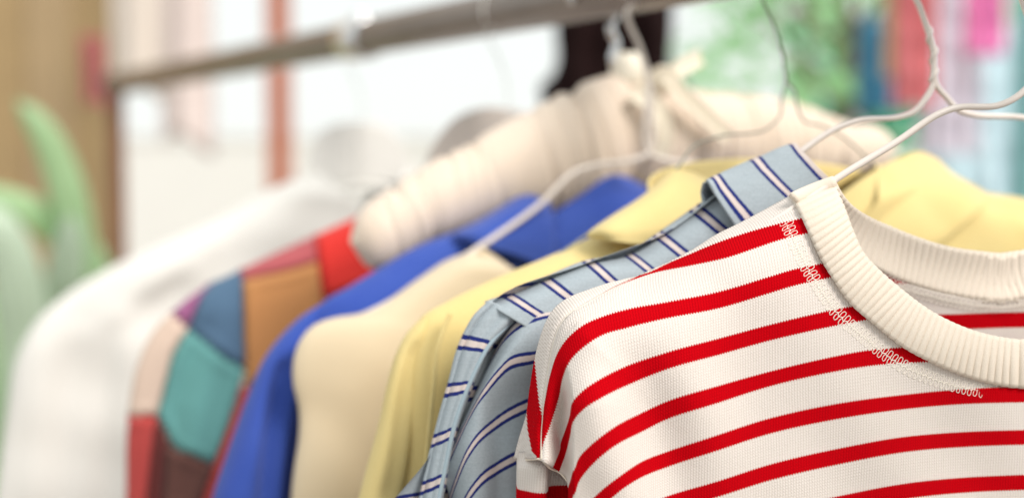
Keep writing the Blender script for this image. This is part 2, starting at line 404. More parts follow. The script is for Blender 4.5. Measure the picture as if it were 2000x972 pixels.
ROWS = [
 (-0.55, [(1543, 385), (1490, 414), (1445, 438), (1399, 461), (1350, 492), (1300, 518), (1260, 536), (1220, 554)]),
 (0.0, [(1570, 427), (1528, 437), (1445, 461), (1392, 480), (1345, 500), (1295, 521), (1240, 544), (1195, 565), (1150, 592)]),
 (0.335, [(1580, 456), (1528, 469), (1475, 487), (1425, 504), (1350, 521), (1280, 535), (1240, 548), (1190, 569), (1150, 593), (1125, 607)]),
 (0.66, [(1593, 485), (1540, 499), (1450, 521), (1350, 549), (1280, 563), (1220, 578), (1170, 594), (1135, 611), (1110, 633), (1095, 655), (1085, 680)]),
 (1.0, [(1607, 514), (1550, 526), (1500, 541), (1400, 571), (1300, 592), (1225, 606), (1175, 621), (1140, 637), (1110, 663), (1092, 691), (1078, 736), (1069, 786), (1062, 830)]),
 (1.335, [(1625, 541), (1550, 558), (1500, 573), (1400, 603), (1300, 623), (1225, 641), (1175, 656), (1140, 679), (1117, 703), (1101, 738), (1086, 786), (1071, 836), (1059, 890)]),
 (2.0, [(1668, 597), (1625, 605), (1575, 616), (1500, 634), (1400, 661), (1300, 688), (1225, 713), (1175, 738), (1138, 764), (1122, 782), (1115, 815), (1098, 862), (1077, 910)]),
 (2.335, [(1697, 623), (1600, 642), (1500, 665), (1400, 693), (1300, 721), (1225, 751), (1175, 776), (1140, 799), (1124, 818), (1117, 850), (1108, 885), (1094, 920)]),
 (3.0, [(1765, 676), (1700, 682), (1600, 701), (1500, 725), (1400, 753), (1300, 783), (1250, 806), (1200, 832), (1155, 867), (1132, 892), (1123, 915), (1118, 935), (1112, 952)]),
 (3.335, [(1815, 704), (1715, 711), (1600, 730), (1500, 754), (1400, 786), (1300, 818), (1250, 843), (1200, 869), (1155, 908), (1130, 941), (1123, 965), (1119, 985), (1113, 1010)]),
 (4.0, [(2015, 757), (1850, 760), (1750, 771), (1625, 788), (1500, 816), (1400, 848), (1300, 881), (1250, 901), (1212, 926), (1175, 955), (1150, 980), (1130, 1008), (1119, 1040), (1112, 1075)]),
 (4.335, [(2018, 785), (1850, 789), (1750, 799), (1625, 818), (1500, 846), (1400, 878), (1300, 911), (1250, 931), (1220, 949), (1190, 974), (1155, 1010), (1132, 1040), (1119, 1070), (1112, 1105)]),
 (5.0, [(2020, 839), (1875, 842), (1750, 853), (1625, 876), (1500, 906), (1400, 938), (1300, 968), (1250, 988), (1215, 1010), (1180, 1040), (1150, 1068), (1130, 1095), (1118, 1125), (1111, 1160)]),
 (6.0, [(2022, 925), (1875, 931), (1750, 944), (1615, 971), (1500, 998), (1400, 1028), (1300, 1056), (1250, 1075), (1215, 1094), (1180, 1120), (1150, 1146), (1130, 1172), (1118, 1200), (1110, 1235)]),
]
base = np.array(ROWS[-1][1], float)
for k in range(1, 15):
    r = base.copy(); f = min(1.0, k/8.0)
    r[:, 1] = base[:, 1]*(1-f*.55)+(base[0, 1]+ (base[:, 1]-base[0, 1])*0.25)*(f*.55) + 89*k
    ROWS.append((6.0+k, [tuple(x) for x in r]))
SEAM_V = np.array([-.55, 0, .335, 1, 1.335, 2, 2.335, 3, 3.335, 3.6, 3.8, 4.0])
SEAM_P = np.array([(1543, 385), (1568, 428), (1580, 456), (1607, 514), (1625, 541), (1668, 597), (1697, 623), (1765, 677), (1818, 705), (1880, 731), (1940, 748), (2015, 758)], float)
NC = 190
vs = np.array([r[0] for r in ROWS]); A = np.array([resample(r[1], NC) for r in ROWS])
vq = np.concatenate([np.linspace(-.55, 6.2, 170), np.linspace(6.26, 19.8, 110)])
Q = hermite(vs, A, vq)
sm = hermite(SEAM_V, SEAM_P, np.clip(vq, -.55, 4.0))
dl = np.where((vq < 4)[:, None], sm-Q[:, 0], 0)
fall = (1-np.linspace(0, 1, NC))[None, :, None]**4
Q = Q+dl[:, None]*fall
EV = np.array([-.55, 0, .335, .5, .66, .85, 1.0, 1.335, 1.6, 2.0]); EP = np.array([(1222, 553), (1150, 592), (1122, 609), (1098, 632), (1083, 668), (1071, 735), (1060, 822), (1058, 892), (1064, 903), (1077, 911)], float)
em = hermite(EV, EP, np.clip(vq, -.55, 2.0)); de = np.where((vq < 2)[:, None], em-Q[:, -1], 0)
Q = Q+de[:, None]*(np.linspace(0, 1, NC)[None, :, None]**6)
nq = nfront(Q)
lz = F1.px(Q[..., 0], Q[..., 1], nq)
ctr = vq >= 3.999
l0 = lz[:, 0, 0]*ctr; lz[..., 0] -= l0[:, None]*np.exp(-np.abs(lz[..., 0]-lz[:, :1, 0])/0.04)
G = F1.W(lz[..., 0], lz[..., 1], nq)
seg = np.sqrt(((G[:, 1:]-G[:, :-1])**2).sum(-1)); ua = np.concatenate([np.zeros((len(vq), 1)), np.cumsum(seg, 1)], 1)+lz[:, :1, 0]
UV = np.stack([ua, np.repeat(vq[:, None], NC, 1)], -1)
Gm = F1.W(-lz[..., 0], lz[..., 1], nq)
for nm, g, fl in (('left', G, False), ('right', Gm, True)):
    pass
a = Acc(); a.grid(G, UV); a.grid(Gm, UV*np.array([-1, 1]), flip=True)
solid(weld(a.build('front_panel', M['knit'], R1)), 0.0014, 0.0)

# shoulder strip (top of the back panel rolling forward over the shoulder) between the seam and the outline
ns_, nq_ = 90, 26
c_ = resample(B_seam, ns_); o_ = resample(OUT, ns_); qq = np.linspace(0, 1, nq_)
X = c_[:, None]+(o_-c_)[:, None]*qq[None, :, None]
nn = nfront(X)+0.0004
yy = X[..., 1]; xr_ = np.interp(yy, [560, 620, 660, 701, 766, 831, 880, 893], [1010, 1033, 1041, 1047, 1054, 1062, 1061, 1056]); xl_ = np.interp(yy, [560, 701, 781, 836, 881, 893], [985, 1020, 1030, 1033, 1042, 1053])
vv = np.clip(0.335*(xr_-X[..., 0])/np.maximum(xr_-xl_, 6), -.6, .95)
lz3 = F1.px(X[..., 0], X[..., 1], nn); uu = np.cumsum(np.concatenate([np.zeros((1, nq_)), np.sqrt((np.diff(lz3, axis=0)**2).sum(-1))]), 0)
UV3 = np.stack([uu, vv], -1)
for sgn in (1, -1):
    a = Acc(); a.grid(F1.W(sgn*lz3[..., 0], lz3[..., 1], nn), UV3, flip=sgn > 0); solid(a.build('shoulder_panel', M['knit'], R1), 0.0014)
# shoulder seam welt: a fine ridge of thread
for sgn in (1, -1):
    p = resample(B_seam, 160); n_ = nfront(p)-0.0004; q_ = F1.px(p[:, 0], p[:, 1], n_)
    a = Acc(); a.tube(F1.W(sgn*q_[:, 0], q_[:, 1], n_), 0.0006, 6); a.build('shoulder_seam', M['rib'], R1)

# neck rib
RO = np.array([(1543, 385), (1560, 414), (1580, 456), (1603, 505), (1627, 545), (1665, 597), (1700, 627), (1765, 678), (1820, 707), (1880, 732), (1940, 749), (2000, 758), (2030, 760)], float)
RI = np.array([(1628, 349), (1637, 378), (1650, 412), (1665, 453), (1686, 496), (1720, 532), (1762, 568), (1803, 599), (1850, 626), (1900, 646), (1950, 658), (2000, 664), (2030, 665)], float)
BO = np.array([(1540, 383), (1570, 410), (1610, 450), (1660, 497), (1720, 532), (1765, 551), (1825, 569), (1900, 584), (2000, 590), (2030, 591)], float)
BI = np.array([(1628, 349), (1642, 374), (1662, 398), (1690, 419), (1735, 440), (1780, 458), (1850, 480), (1925, 491), (2000, 497), (2030, 498)], float)
def match(Oc, Ic, n):
    """sample the outer curve evenly and the inner one at the same control fraction"""
    k = len(Oc); d = spline(Oc, 40); e = spline(Ic, 40)
    s = np.concatenate([[0], np.cumsum(np.sqrt((np.diff((d+e)/2, axis=0)**2).sum(1)))]); t = np.linspace(0, s[-1], n)
    return np.stack([np.interp(t, s, d[:, i]) for i in (0, 1)], 1), np.stack([np.interp(t, s, e[:, i]) for i in (0, 1)], 1), s[-1]
def rib_band(name, Oc, Ic, front):
    ns = 760; nt_ = 12
    o_, i_, ln = match(Oc, Ic, ns); tq = np.linspace(0, 1, nt_)
    X = o_[:, None]+(i_-o_)[:, None]*tq[None, :, None]
    s = np.linspace(0, 1, ns)[:, None]
    if front:
        nb = nfront(o_)[:, None]-0.0015
        n = nb*np.ones((1, nt_)) + 0.0015*(tq[None]-0.1)**2 - 0.0010*np.sin(math.pi*np.clip(tq, 0, 1))[None]*sstep(0, .08, s)
    else:
        n = 0.024*sstep(0, .45, s)*np.ones((1, nt_)) + 0.002*np.sin(math.pi*tq)[None] + .0004
    nr = ln/13.6
    ph = np.linspace(0, nr, ns)[:, None]*2*math.pi
    n = n - 0.0010*(1-(np.abs(np.cos(ph/2))**3)*1.45)*np.sin(math.pi*np.clip(tq*0.96+.02, 0, 1))[None]**0.25
    q = F1.px(X[..., 0], X[..., 1], n)
    w = sstep(.9, 1, s); q[..., 0] -= q[-1:, :, 0]*w
    a = Acc(); a.grid(F1.W(q[..., 0], q[..., 1], n), flip=True); a.grid(F1.W(-q[..., 0], q[..., 1], n))
    o = weld(a.build(name, M['rib'], R1)); solid(o, 0.0022, 1.0 if not front else 0.0)
    return o
tag(rib_band('neck_rib', RO, RI, True), 'front of the cream ribbed crew neck')
tag(rib_band('neck_rib', BO, BI, False), 'back of the cream ribbed crew neck')

# cover stitching beside the front rib, overlock inside the back neck
def stitches(name, curve, d0, d1, pitch, nfun, dn, r, x0=0):
    p = spline(curve, 60); s = np.concatenate([[0], np.cumsum(np.sqrt((np.diff(p, axis=0)**2).sum(1)))])
    T = np.gradient(p, axis=0); T /= np.linalg.norm(T, axis=1)[:, None]; Nn = np.stack([-T[:, 1], T[:, 0]], 1)
    if (Nn[0]@np.array([-1, 1.])) < 0: Nn = -Nn
    shift = lambda x: max(0, d0-3)*float(sstep(.60, .92, x/s[-1]))
    def at(x, d):
        d = d-shift(x)
        return np.array([np.interp(x, s, p[:, 0])+d*np.interp(x, s, Nn[:, 0]), np.interp(x, s, p[:, 1])+d*np.interp(x, s, Nn[:, 1])])
    rr = random.Random(3); P1 = []; P2 = []
    x = x0
    while x < s[-1]-pitch:
        j = lambda k: rr.uniform(-k, k)
        P1 += [at(x, d0+j(.6)), at(x+pitch*.12, d1+j(1)), at(x+pitch*.5, d1+1.5+j(.8)), at(x+pitch*.6, d0+j(1))]
        P2 += [at(x, d0+(d1-d0)*.45+j(1)), at(x+pitch*.5, d0+(d1-d0)*.62+j(1))]
        x += pitch
    a = Acc()
    for L_ in (P1, P2):
        q0 = spline(np.array(L_), 4); n = nfun(q0)+dn; q = F1.px(q0[:, 0], q0[:, 1], n); kp = q[:, 0] > 0; q = q[kp]; n = n[kp]; a.tube(F1.W(q[:, 0], q[:, 1], n), r, 5); a.tube(F1.W(-q[:, 0], q[:, 1], n), r, 5)
    return a.build(name, M['thread'], R1)
stitches('cover_stitch', RO, 19, 43, 10.5, nfront, -0.0008, 0.00017, 6)
nback = lambda q: 0.0222+0*q[:, 0]
stitches('overlock_stitch', BO[4:], 0, 20, 9.5, nback, -0.0012, 0.00018, 2)

# back panel (its inside shows in the neck opening)
LMX = float(F1.px(1042, 880, .012)[0]); lc = np.linspace(0, LMX, 70)
bo = F1.px(BO[:, 0], BO[:, 1], 0.0235); sh = F1.px(np.concatenate([B_sh[:, 0], OUT[1:, 0]]), np.concatenate([B_sh[:, 1], OUT[1:, 1]]), 0.012)
cl = np.concatenate([bo[::-1], sh[1:]]); o_ = np.argsort(cl[:, 0]); ztop = np.interp(lc, cl[o_, 0], cl[o_, 1])-.004*sstep(.09, .13, lc)
zb = F1.px(2020, 2100, 0)[1]
tt = np.linspace(0, 1, 120)**1.3
Z = ztop[:, None]+(zb-ztop)[:, None]*tt[None]; Lg = lc[:, None]*np.ones_like(Z)
nb = 0.0235-0.014*(lc[:, None]/LMX)**8*np.ones_like(Z)+0.001*np.sin(Lg*60+Z*20)
zr = F1.px(2010, 608, 0.0235)[1]; pit = abs(F1.px(2010, 698, 0.0235)[1]-zr)
UVb = np.stack([Lg, (zr-Z)/pit-0.10*(Lg/0.1)**2*0], -1)
a = Acc(); a.grid(F1.W(Lg, Z, nb), UVb); a.grid(F1.W(-Lg, Z, nb), UVb*np.array([-1, 1]), flip=True)
solid(weld(a.build('back_panel', M['knit'], R1)), 0.0014)

# sleeves
def sleeve1(sgn):
    sec = [(1009, .022), (1010, .012), (1013, .007), (1030, .003), (1050, -.001), (1066, -.002), (1071, .001), (1074, .009), (1085, .010), (1105, .009), (1125, .009), (1150, .012), (1152, .022), (1120, .032), (1060, .034), (1015, .031)]
    px0 = np.array(sec); k = len(px0); ys = np.array([884, 888, 892, 897, 905, 930, 960, 990, 1050, 1150, 1300, 1500, 1700, 1900])
    rows = []
    for i, y in enumerate(ys):
        sc = 1.0-0.10*sstep(1000, 1900, y); cx = 1075+0.02*(892-y)*0
        tuck = 0.004*np.exp(-max(0, (y-897))/8.0) if y >= 897 else 0.004
        x = cx+(px0[:, 0]-cx)*sc - 3*math.sin((y-900)/160.0); dy = np.where(px0[:, 0] > 1072, 18+(px0[:, 0]-1072)*0.35, 0)*np.exp(-(y-872)/200.0)
        n = px0[:, 1]+np.where(px0[:, 1] < .015, tuck, 0)
        q = F1.px(x, y+dy, n); rows.append(np.concatenate([q, n[:, None]], 1))
    rows = np.array(rows); rows = hermite(ys.astype(float), rows, np.linspace(884, 1900, 130))
    cross = np.concatenate([rows, rows[:, :1]], 1)
    fine = np.array([resample(r, 73)[:-1] for r in cross])
    zr = F1.px(1040, 961, 0)[1]
    uv = np.stack([np.repeat(np.linspace(0, .11, 72)[None], 130, 0), np.maximum((zr-fine[..., 1])/0.0185, -.6)], -1)
    a = Acc(); a.grid(F1.W(sgn*fine[..., 0], fine[..., 1], fine[..., 2]), uv, flip=sgn < 0, wrap=True)
    return a.build('sleeve', M['knit'], R1)
for sgn in (1, -1): sleeve1(sgn)
# seam joining sleeve and shoulder
for sgn in (1, -1):
    p = resample(np.array([(1012, 896), (1030, 897), (1058, 897), (1066, 905), (1074, 913), (1092, 921), (1105, 934), (1119, 956)]), 80); n_ = nfront(p)-.0002
    q_ = F1.px(p[:, 0], p[:, 1], n_); a = Acc(); a.tube(F1.W(sgn*q_[:, 0], q_[:, 1], n_), 0.0005, 6); a.build('sleeve_seam', M['rib'], R1)

# ------------------------------------------------------------------ soft shells for the other garments
def puff(F, C, O, T, ns=90, nq=40, pw=5, folds=(), wob=0.0015, seed=0, back=True, n0=0.0, cm=False, front_n=None):
    """front and back skins between an inner line C and an outline O (both lists for Frame.pts); returns l,z,n grids"""
    c = resample(F.pts(C), ns); o = resample(F.pts(O), ns); q = np.linspace(0, 1, nq)
    q = 1-(1-q)**1.6
    X = c[:, None]+(o-c)[:, None]*q[None, :, None]
    wd = np.sqrt(((o-c)**2).sum(1)); Tw = np.minimum(T, wd*0.5)
    prof = np.sqrt(np.clip(1-q**pw, 0, 1)) if not cm else np.sqrt(np.clip(1-np.abs(2*q-1)**pw, 0, 1))
    n = -Tw[:, None]*prof[None]
    ph = seed*1.7
    n = n+wob*prof[None]*(np.sin(X[..., 0]*70+X[..., 1]*26+ph)+0.6*np.sin(X[..., 0]*31-X[..., 1]*90+ph*2))
    for poly, w, amp in folds:
        n = n+amp*np.exp(-(dist_poly(X, F.pts(poly))/w)**2)*prof[None]
    return X, n+n0, (Tw[:, None]*prof[None])+n0
def puff_acc(acc, F, X, nf, nb, sgn=1, vmap=None, tilt=0.0):
    X = np.stack([X[..., 0], X[..., 1]+tilt*X[..., 0]], -1)
    uv = X*np.array([sgn, 1.0])
    acc.grid(F.W(sgn*X[..., 0], X[..., 1], nf), uv if vmap is None else vmap, flip=sgn < 0)
    if nb is not None: acc.grid(F.W(sgn*X[..., 0], X[..., 1], nb), uv, flip=sgn > 0)
def patch(F, rows, nu, nv, thick, m, root, name, vvals=None, flip=False, uscale=None, mirror_too=False):
    """smooth sheet through rows of (px,py,n) control points"""
    A = np.array([resample(np.array(r, float), nu) for r in rows]); k = len(rows)
    vv = np.arange(k, dtype=float) if vvals is None else np.array(vvals, float)
    t = np.linspace(vv[0], vv[-1], nv); G3 = hermite(vv, A, t)
    q = F.px(G3[..., 0], G3[..., 1], G3[..., 2]); Wd = F.W(q[..., 0], q[..., 1], G3[..., 2])
    uu = np.concatenate([np.zeros((nv, 1)), np.cumsum(np.sqrt((np.diff(Wd, axis=1)**2).sum(-1)), 1)], 1)
    uv = np.stack([uu, np.repeat(t[:, None], nu, 1)], -1)
    a = Acc(); a.grid(Wd, uv, flip=flip)
    if mirror_too: a.grid(F.W(-q[..., 0], q[..., 1], G3[..., 2]), uv, flip=not flip)
    o = a.build(name, m, root); solid(o, thick); return o

# ------------------------------------------------------------------ 2: blue shirt with paired navy stripes
R2 = thing('striped_shirt', F2.p, 'light blue collared shirt with paired navy stripes, behind the red striped sweater', 'shirt', 'garments hanging on the rail')
# stripes on the shoulder yoke: v counts pairs, rows run across the shoulder (top edge -> hidden lower edge)
def yrow(x0, y0, x1, y1): return [(x0-3, y0-2, .017), (x0, y0+1, .009), (x0+.25*(x1-x0), y0+.25*(y1-y0), .000), (x0+.55*(x1-x0), y0+.55*(y1-y0), -.006), (x1, y1, -.009), (x1+.5*(x1-x0), y1+.5*(y1-y0), -.011)]
YR = [yrow(1440, 350, 1520, 440), yrow(1352, 413, 1412, 462), yrow(1281, 463, 1340, 510), yrow(1222, 499, 1275, 540), yrow(1143, 513, 1188, 553), yrow(1056, 549, 1104, 584), yrow(985, 580, 1034, 610), yrow(950, 592, 1005, 625)]
patch(F2, YR, 40, 150, 0.0009, M['pair'], R2, 'shoulder_yoke', vvals=[-.9, .24, 1.24, 2.24, 3.24, 4.24, 5.24, 5.65], flip=True)
# outer sleeve panel
def srow(xl, yl, xr, yr): return [(xl+14, yl-2, .030), (xl+1, yl-1, .016), (xl, yl, .008), (xl+.22*(xr-xl), yl+.2*(yr-yl), .000), (xl+.6*(xr-xl), yl+.58*(yr-yl), -.004), (xr, yr, -.004), (xr+5, yr+3, .003)]
SR = [srow(958, 586, 1010, 616), srow(925, 618, 986, 642), srow(906, 652, 962, 666), srow(876, 747, 921, 743), srow(849, 847, 889, 832), srow(826, 939, 869, 923), srow(806, 1035, 850, 1018), srow(770, 1230, 812, 1210), srow(735, 1500, 775, 1480), srow(710, 1800, 745, 1780)]
patch(F2, SR, 40, 260, 0.0009, M['pair'], R2, 'sleeve', vvals=[-.66, -.30, 0, 1, 2, 3, 4, 6.1, 9.1, 12.4])
# inner sleeve and front, rows run from under the sweater towards the sleeve seam and bend down along it
IR = [
 (-.35, [(1240, 545, .004), (1150, 572, -.002), (1085, 590, -.004), (1040, 600, -.002), (1012, 612, .002), (996, 628, .004)]),
 (0.0, [(1240, 580, .000), (1150, 594, -.006), (1090, 600, -.009), (1050, 607, -.008), (1015, 624, -.004), (990, 650, .000), (975, 672, .003)]),
 (1.0, [(1240, 640, -.004), (1130, 665, -.012), (1047, 684, -.014), (1000, 694, -.013), (977, 716, -.012), (955, 745, -.010), (930, 786, -.006), (900, 845, -.003), (876, 895, .002)]),
 (2.0, [(1240, 720, .000), (1130, 745, -.004), (1030, 777, -.009), (1000, 791, -.009), (962, 817, -.008), (938, 838, -.011), (915, 872, -.010), (893, 925, -.004), (878, 970, .003)]),
 (3.0, [(1240, 810, .000), (1130, 838, -.004), (1025, 871, -.010), (1000, 883, -.010), (970, 900, -.009), (945, 917, -.011), (922, 945, -.010), (898, 990, -.004), (880, 1030, .003)]),
 (4.0, [(1240, 900, .000), (1130, 930, -.004), (1025, 962, -.009), (1000, 975, -.009), (970, 992, -.008), (945, 1010, -.011), (922, 1038, -.010), (898, 1080, -.004), (880, 1120, .003)]),
 (6.0, [(1240, 1090, .000), (1130, 1120, -.004), (1025, 1150, -.009), (1000, 1163, -.009), (970, 1180, -.008), (945, 1198, -.011), (922, 1226, -.010), (895, 1268, -.004), (870, 1310, .003)]),
 (12.0, [(1240, 1690, .000), (1130, 1710, -.004), (1025, 1730, -.008), (990, 1740, -.008), (960, 1750, -.008), (930, 1760, -.009), (900, 1780, -.008), (860, 1800, -.004), (820, 1830, .003)]),
]
patch(F2, [r for _, r in IR], 90, 260, 0.0009, M['pair'], R2, 'front_panel', vvals=[v for v, _ in IR], flip=True)
# seam line of the sleeve
p = resample(np.array([(1012, 618, -.004), (986, 642, -.007), (962, 668, -.008), (921, 745, -.008), (889, 833, -.008), (869, 925, -.008), (850, 1020, -.008)]), 120)
q_ = F2.px(p[:, 0], p[:, 1], p[:, 2]); a = Acc(); a.tube(F2.W(q_[:, 0], q_[:, 1], p[:, 2]+.002), .0011, 6)
a.build('sleeve_seam', cloth_mat('blue_seam', (0.34, 0.44, 0.50)), R2)
# back, right half and lower body as plain shell (stripes run level)
LO2 = [(1545, 300), (1440, 352), (1300, 455), (1142, 515), (960, 590), (915, 660), (880, 760), (850, 870), ('m', .262, -.26), ('m', .27, -.40), ('m', .262, -.52)]
LC2 = [(1545, 300), ('m', .080, -.150), ('m', .068, -.185), ('m', .03, -.21), ('m', 0, -.24), ('m', 0, -.30), ('m', 0, -.36), ('m', 0, -.42), ('m', 0, -.47), ('m', 0, -.52)]
X, nf, nb = puff(F2, LC2, LO2, .016, seed=2)
vm = np.stack([X[..., 0], -X[..., 1]/0.0225], -1)
a = Acc(); a.grid(F2.W(X[..., 0], X[..., 1], nb), vm, flip=True); a.build('back_panel', M['pair'], R2)
a = Acc(); puff_acc(a, F2, X, nf, nb, -1, vm); a.build('right_half', M['pair'], R2)
# collar leaf: fold along the top, stripes run down from it; v counts pairs along the fold
def crow(fx, fy, ex, ey, nb_=.012): return [(fx+26, fy+48, .018), (fx+6, fy+12, nb_+.006), (fx-1, fy+1, nb_), (fx, fy-2, nb_-.006), (fx+.30*(ex-fx), fy+.28*(ey-fy), -.008), (fx+.65*(ex-fx), fy+.65*(ey-fy), -.014), (ex, ey, -.017), (ex+.4*(ex-fx), ey+.4*(ey-fy), -.018)]
CR = [crow(1380, 357, 1436, 441, .008), crow(1386, 353, 1448, 436, .010), crow(1402, 345, 1472, 424), crow(1462, 319, 1534, 388), crow(1482, 311, 1552, 380), crow(1538, 288, 1598, 352), crow(1552, 284, 1610, 340)]
tag(patch(F2, CR, 60, 110, 0.0016, M['pair'], R2, 'collar', vvals=[-.09, 0, .27, 1.0, 1.27, 2.0, 2.2], flip=True), 'folded collar of the blue striped shirt')

patch(F2, [[(1374, 358, .002), (1370, 374, .006), (1374, 396, .004), (1384, 412, .002)],
           [(1392, 352, .008), (1396, 376, .014), (1404, 402, .012), (1412, 420, .006)],
           [(1450, 330, .012), (1455, 360, .018), (1462, 390, .016), (1470, 415, .010)],
           [(1560, 295, .012), (1565, 330, .018), (1570, 360, .016), (1575, 390, .010)]], 30, 40, .001, M['pair'], R2, 'collar_stand', vvals=[.55, .8, 1.6, 2.9], flip=True)

# ------------------------------------------------------------------ 3: yellow shirt
R3 = thing('yellow_shirt', F3.p, 'pale yellow collared shirt behind the blue striped shirt', 'shirt', 'garments hanging on the rail')
Y_sh = [(1330, 372), (1240, 425), (1150, 470), (1060, 508), (960, 548), (870, 592), (822, 622)]
Y_ah = [(800, 700), (790, 800), (785, 900), (780, 972), ('m', .215, -.35), ('m', .21, -.45), ('m', .21, -.55)]
Y_out = [(822, 622), (798, 648), (776, 690), (760, 745), (742, 830), (722, 905), (704, 975), ('m', .255, -.32), ('m', .262, -.45), ('m', .26, -.55)]
Y_C = [(1330, 372), (1400, 430), (1480, 520), (1535, 640), ('m', 0, -.22), ('m', 0, -.28), ('m', 0, -.33), ('m', 0, -.38), ('m', 0, -.42), ('m', 0, -.46), ('m', 0, -.5), ('m', 0, -.52), ('m', 0, -.54), ('m', 0, -.55)]
yf = [([(1100, 520), (1000, 565), (900, 640)], .004, .0025), ([(1010, 600), (930, 690), (900, 800)], .005, -.003), ([(960, 580), (900, 660), (870, 760), (850, 900)], .004, .003), ([(880, 640), (850, 760), (835, 940)], .004, -.003), ([(1160, 480), (1020, 580), (930, 700)], .012, -.004), ([(1100, 520), (960, 640), (880, 800), (860, 980)], .010, .004), ([(900, 610), (840, 720), (815, 900)], .008, -.004)]
for sgn, nm in ((1, 'l'), (-1, 'r')):
    a = Acc(); X, nf, nb = puff(F3, Y_C, Y_sh+Y_ah, .024, folds=yf, seed=3); puff_acc(a, F3, X, nf, nb, sgn, tilt=.20 if sgn < 0 else 0); a.build('body_half', M['yellow'], R3)
    a = Acc(); X, nf, nb = puff(F3, [(835, 618)]+[(825, 680), (812, 760), (800, 850), (790, 920), (780, 972), ('m', .212, -.32), ('m', .212, -.45), ('m', .21, -.55)], Y_out, .020, cm=True, pw=2.6, folds=[([(800, 690), (775, 800), (750, 950)], .006, .004)], seed=4); puff_acc(a, F3, X, nf, nb, sgn, tilt=.20 if sgn < 0 else 0); a.build('sleeve', M['yellow'], R3)
# left collar leaf: fold line on top, falling to the front
patch(F3, [[(1380, 352, .004), (1350, 338, .000), (1320, 334, -.002), (1300, 345, .002), (1290, 362, .010)],
           [(1388, 368, -.016), (1345, 362, -.016), (1300, 362, -.014), (1268, 376, -.006), (1250, 390, .004)],
           [(1396, 392, -.024), (1340, 402, -.026), (1270, 402, -.024), (1215, 415, -.014), (1195, 424, -.002)],
           [(1405, 425, -.028), (1335, 440, -.031), (1255, 446, -.030), (1175, 448, -.022), (1150, 456, -.010)],
           [(1412, 470, -.028), (1340, 476, -.031), (1262, 478, -.031), (1190, 470, -.026), (1160, 463, -.014)]], 40, 40, .0016, M['yellow'], R3, 'collar', flip=False)
# right collar leaf
patch(F3, [[(1620, 400, -.004), (1690, 345, -.006), (1750, 312, -.002), (1795, 298, .004), (1830, 312, .012)],
           [(1640, 440, -.016), (1710, 395, -.020), (1770, 355, -.018), (1830, 335, -.008), (1860, 340, .006)],
           [(1665, 490, -.022), (1735, 445, -.027), (1800, 405, -.026), (1870, 362, -.016), (1895, 360, .000)],
           [(1690, 540, -.024), (1765, 495, -.030), (1838, 448, -.030), (1905, 394, -.022), (1928, 380, -.008)],
           [(1705, 560, -.024), (1785, 512, -.029), (1852, 462, -.030), (1912, 410, -.024), (1932, 392, -.012)]], 40, 40, .0016, M['yellow'], R3, 'collar', flip=True)
# collar stand round the back of the neck
th = np.linspace(-.1, math.pi+.1, 40)
def neck_band(F, rx, rz0, h, m, root, name='collar_stand', dn=.03, lean=0.0, n0=0.0, c=0.0):
    l = c+rx*np.cos(th); n = n0+dn*np.sin(th); k = np.linspace(0, 1, 10)
    Lg = l[:, None]*(1+lean*k[None]); Ng = n[:, None]*np.ones((1, 10)); Zg = rz0+h*k[None]*(0.55+.45*np.sin(th)[:, None])+.004*np.sin(th)[:, None]
    a = Acc(); a.grid(F.W(Lg, Zg, Ng)); return solid(a.build(name, m, root), .0015)
neck_band(F3, .082, -.135, .026, M['yellow'], R3)

# ------------------------------------------------------------------ 4: oatmeal sweater
R4 = thing('knit_sweater', F4.p, 'plain oatmeal knit sweater between the yellow and the royal blue shirts', 'sweater', 'garments hanging on the rail')
C_sh = [(930, 488), (880, 508), (820, 545), (760, 586), (705, 612), (650, 621), (612, 636)]
C_dn = [(588, 662), (574, 700), (572, 745), (584, 800), (584, 850), (574, 920), (568, 985), ('m', .232, -.35), ('m', .232, -.45), ('m', .23, -.56)]
C_C = [(930, 488), (985, 528), (1040, 600), (1120, 680), ('m', 0, -.235), ('m', 0, -.27), ('m', 0, -.30), ('m', 0, -.33), ('m', 0, -.37), ('m', 0, -.41), ('m', 0, -.44), ('m', 0, -.47), ('m', 0, -.49), ('m', 0, -.51), ('m', 0, -.53), ('m', 0, -.545), ('m', 0, -.56)]
for sgn in (1, -1):
    a = Acc(); X, nf, nb = puff(F4, C_C, C_sh+C_dn, .017, folds=[([(700, 700), (660, 800), (640, 960)], .02, -.004), ([(600, 800), (640, 820), (700, 900)], .012, .003)], seed=5, wob=.001); puff_acc(a, F4, X, nf, nb, sgn); a.build('body_half', M['cream'], R4)
p = F4.pts(C_C[:5]); p = resample(np.concatenate([p, mirror(p[:-1])[::-1]]), 120); a = Acc(); a.tube(F4.W(p[:, 0], p[:, 1], -.004), .0026, 8); a.build('neck_binding', M['cream'], R4)

p = resample(F3.pts([(850, 604), (828, 660), (818, 740), (808, 840), (798, 940)]), 80); a = Acc(); a.tube(F3.W(p[:, 0], p[:, 1], -.017), .0012, 6); a.build('armhole_seam', M['yellow'], R3)

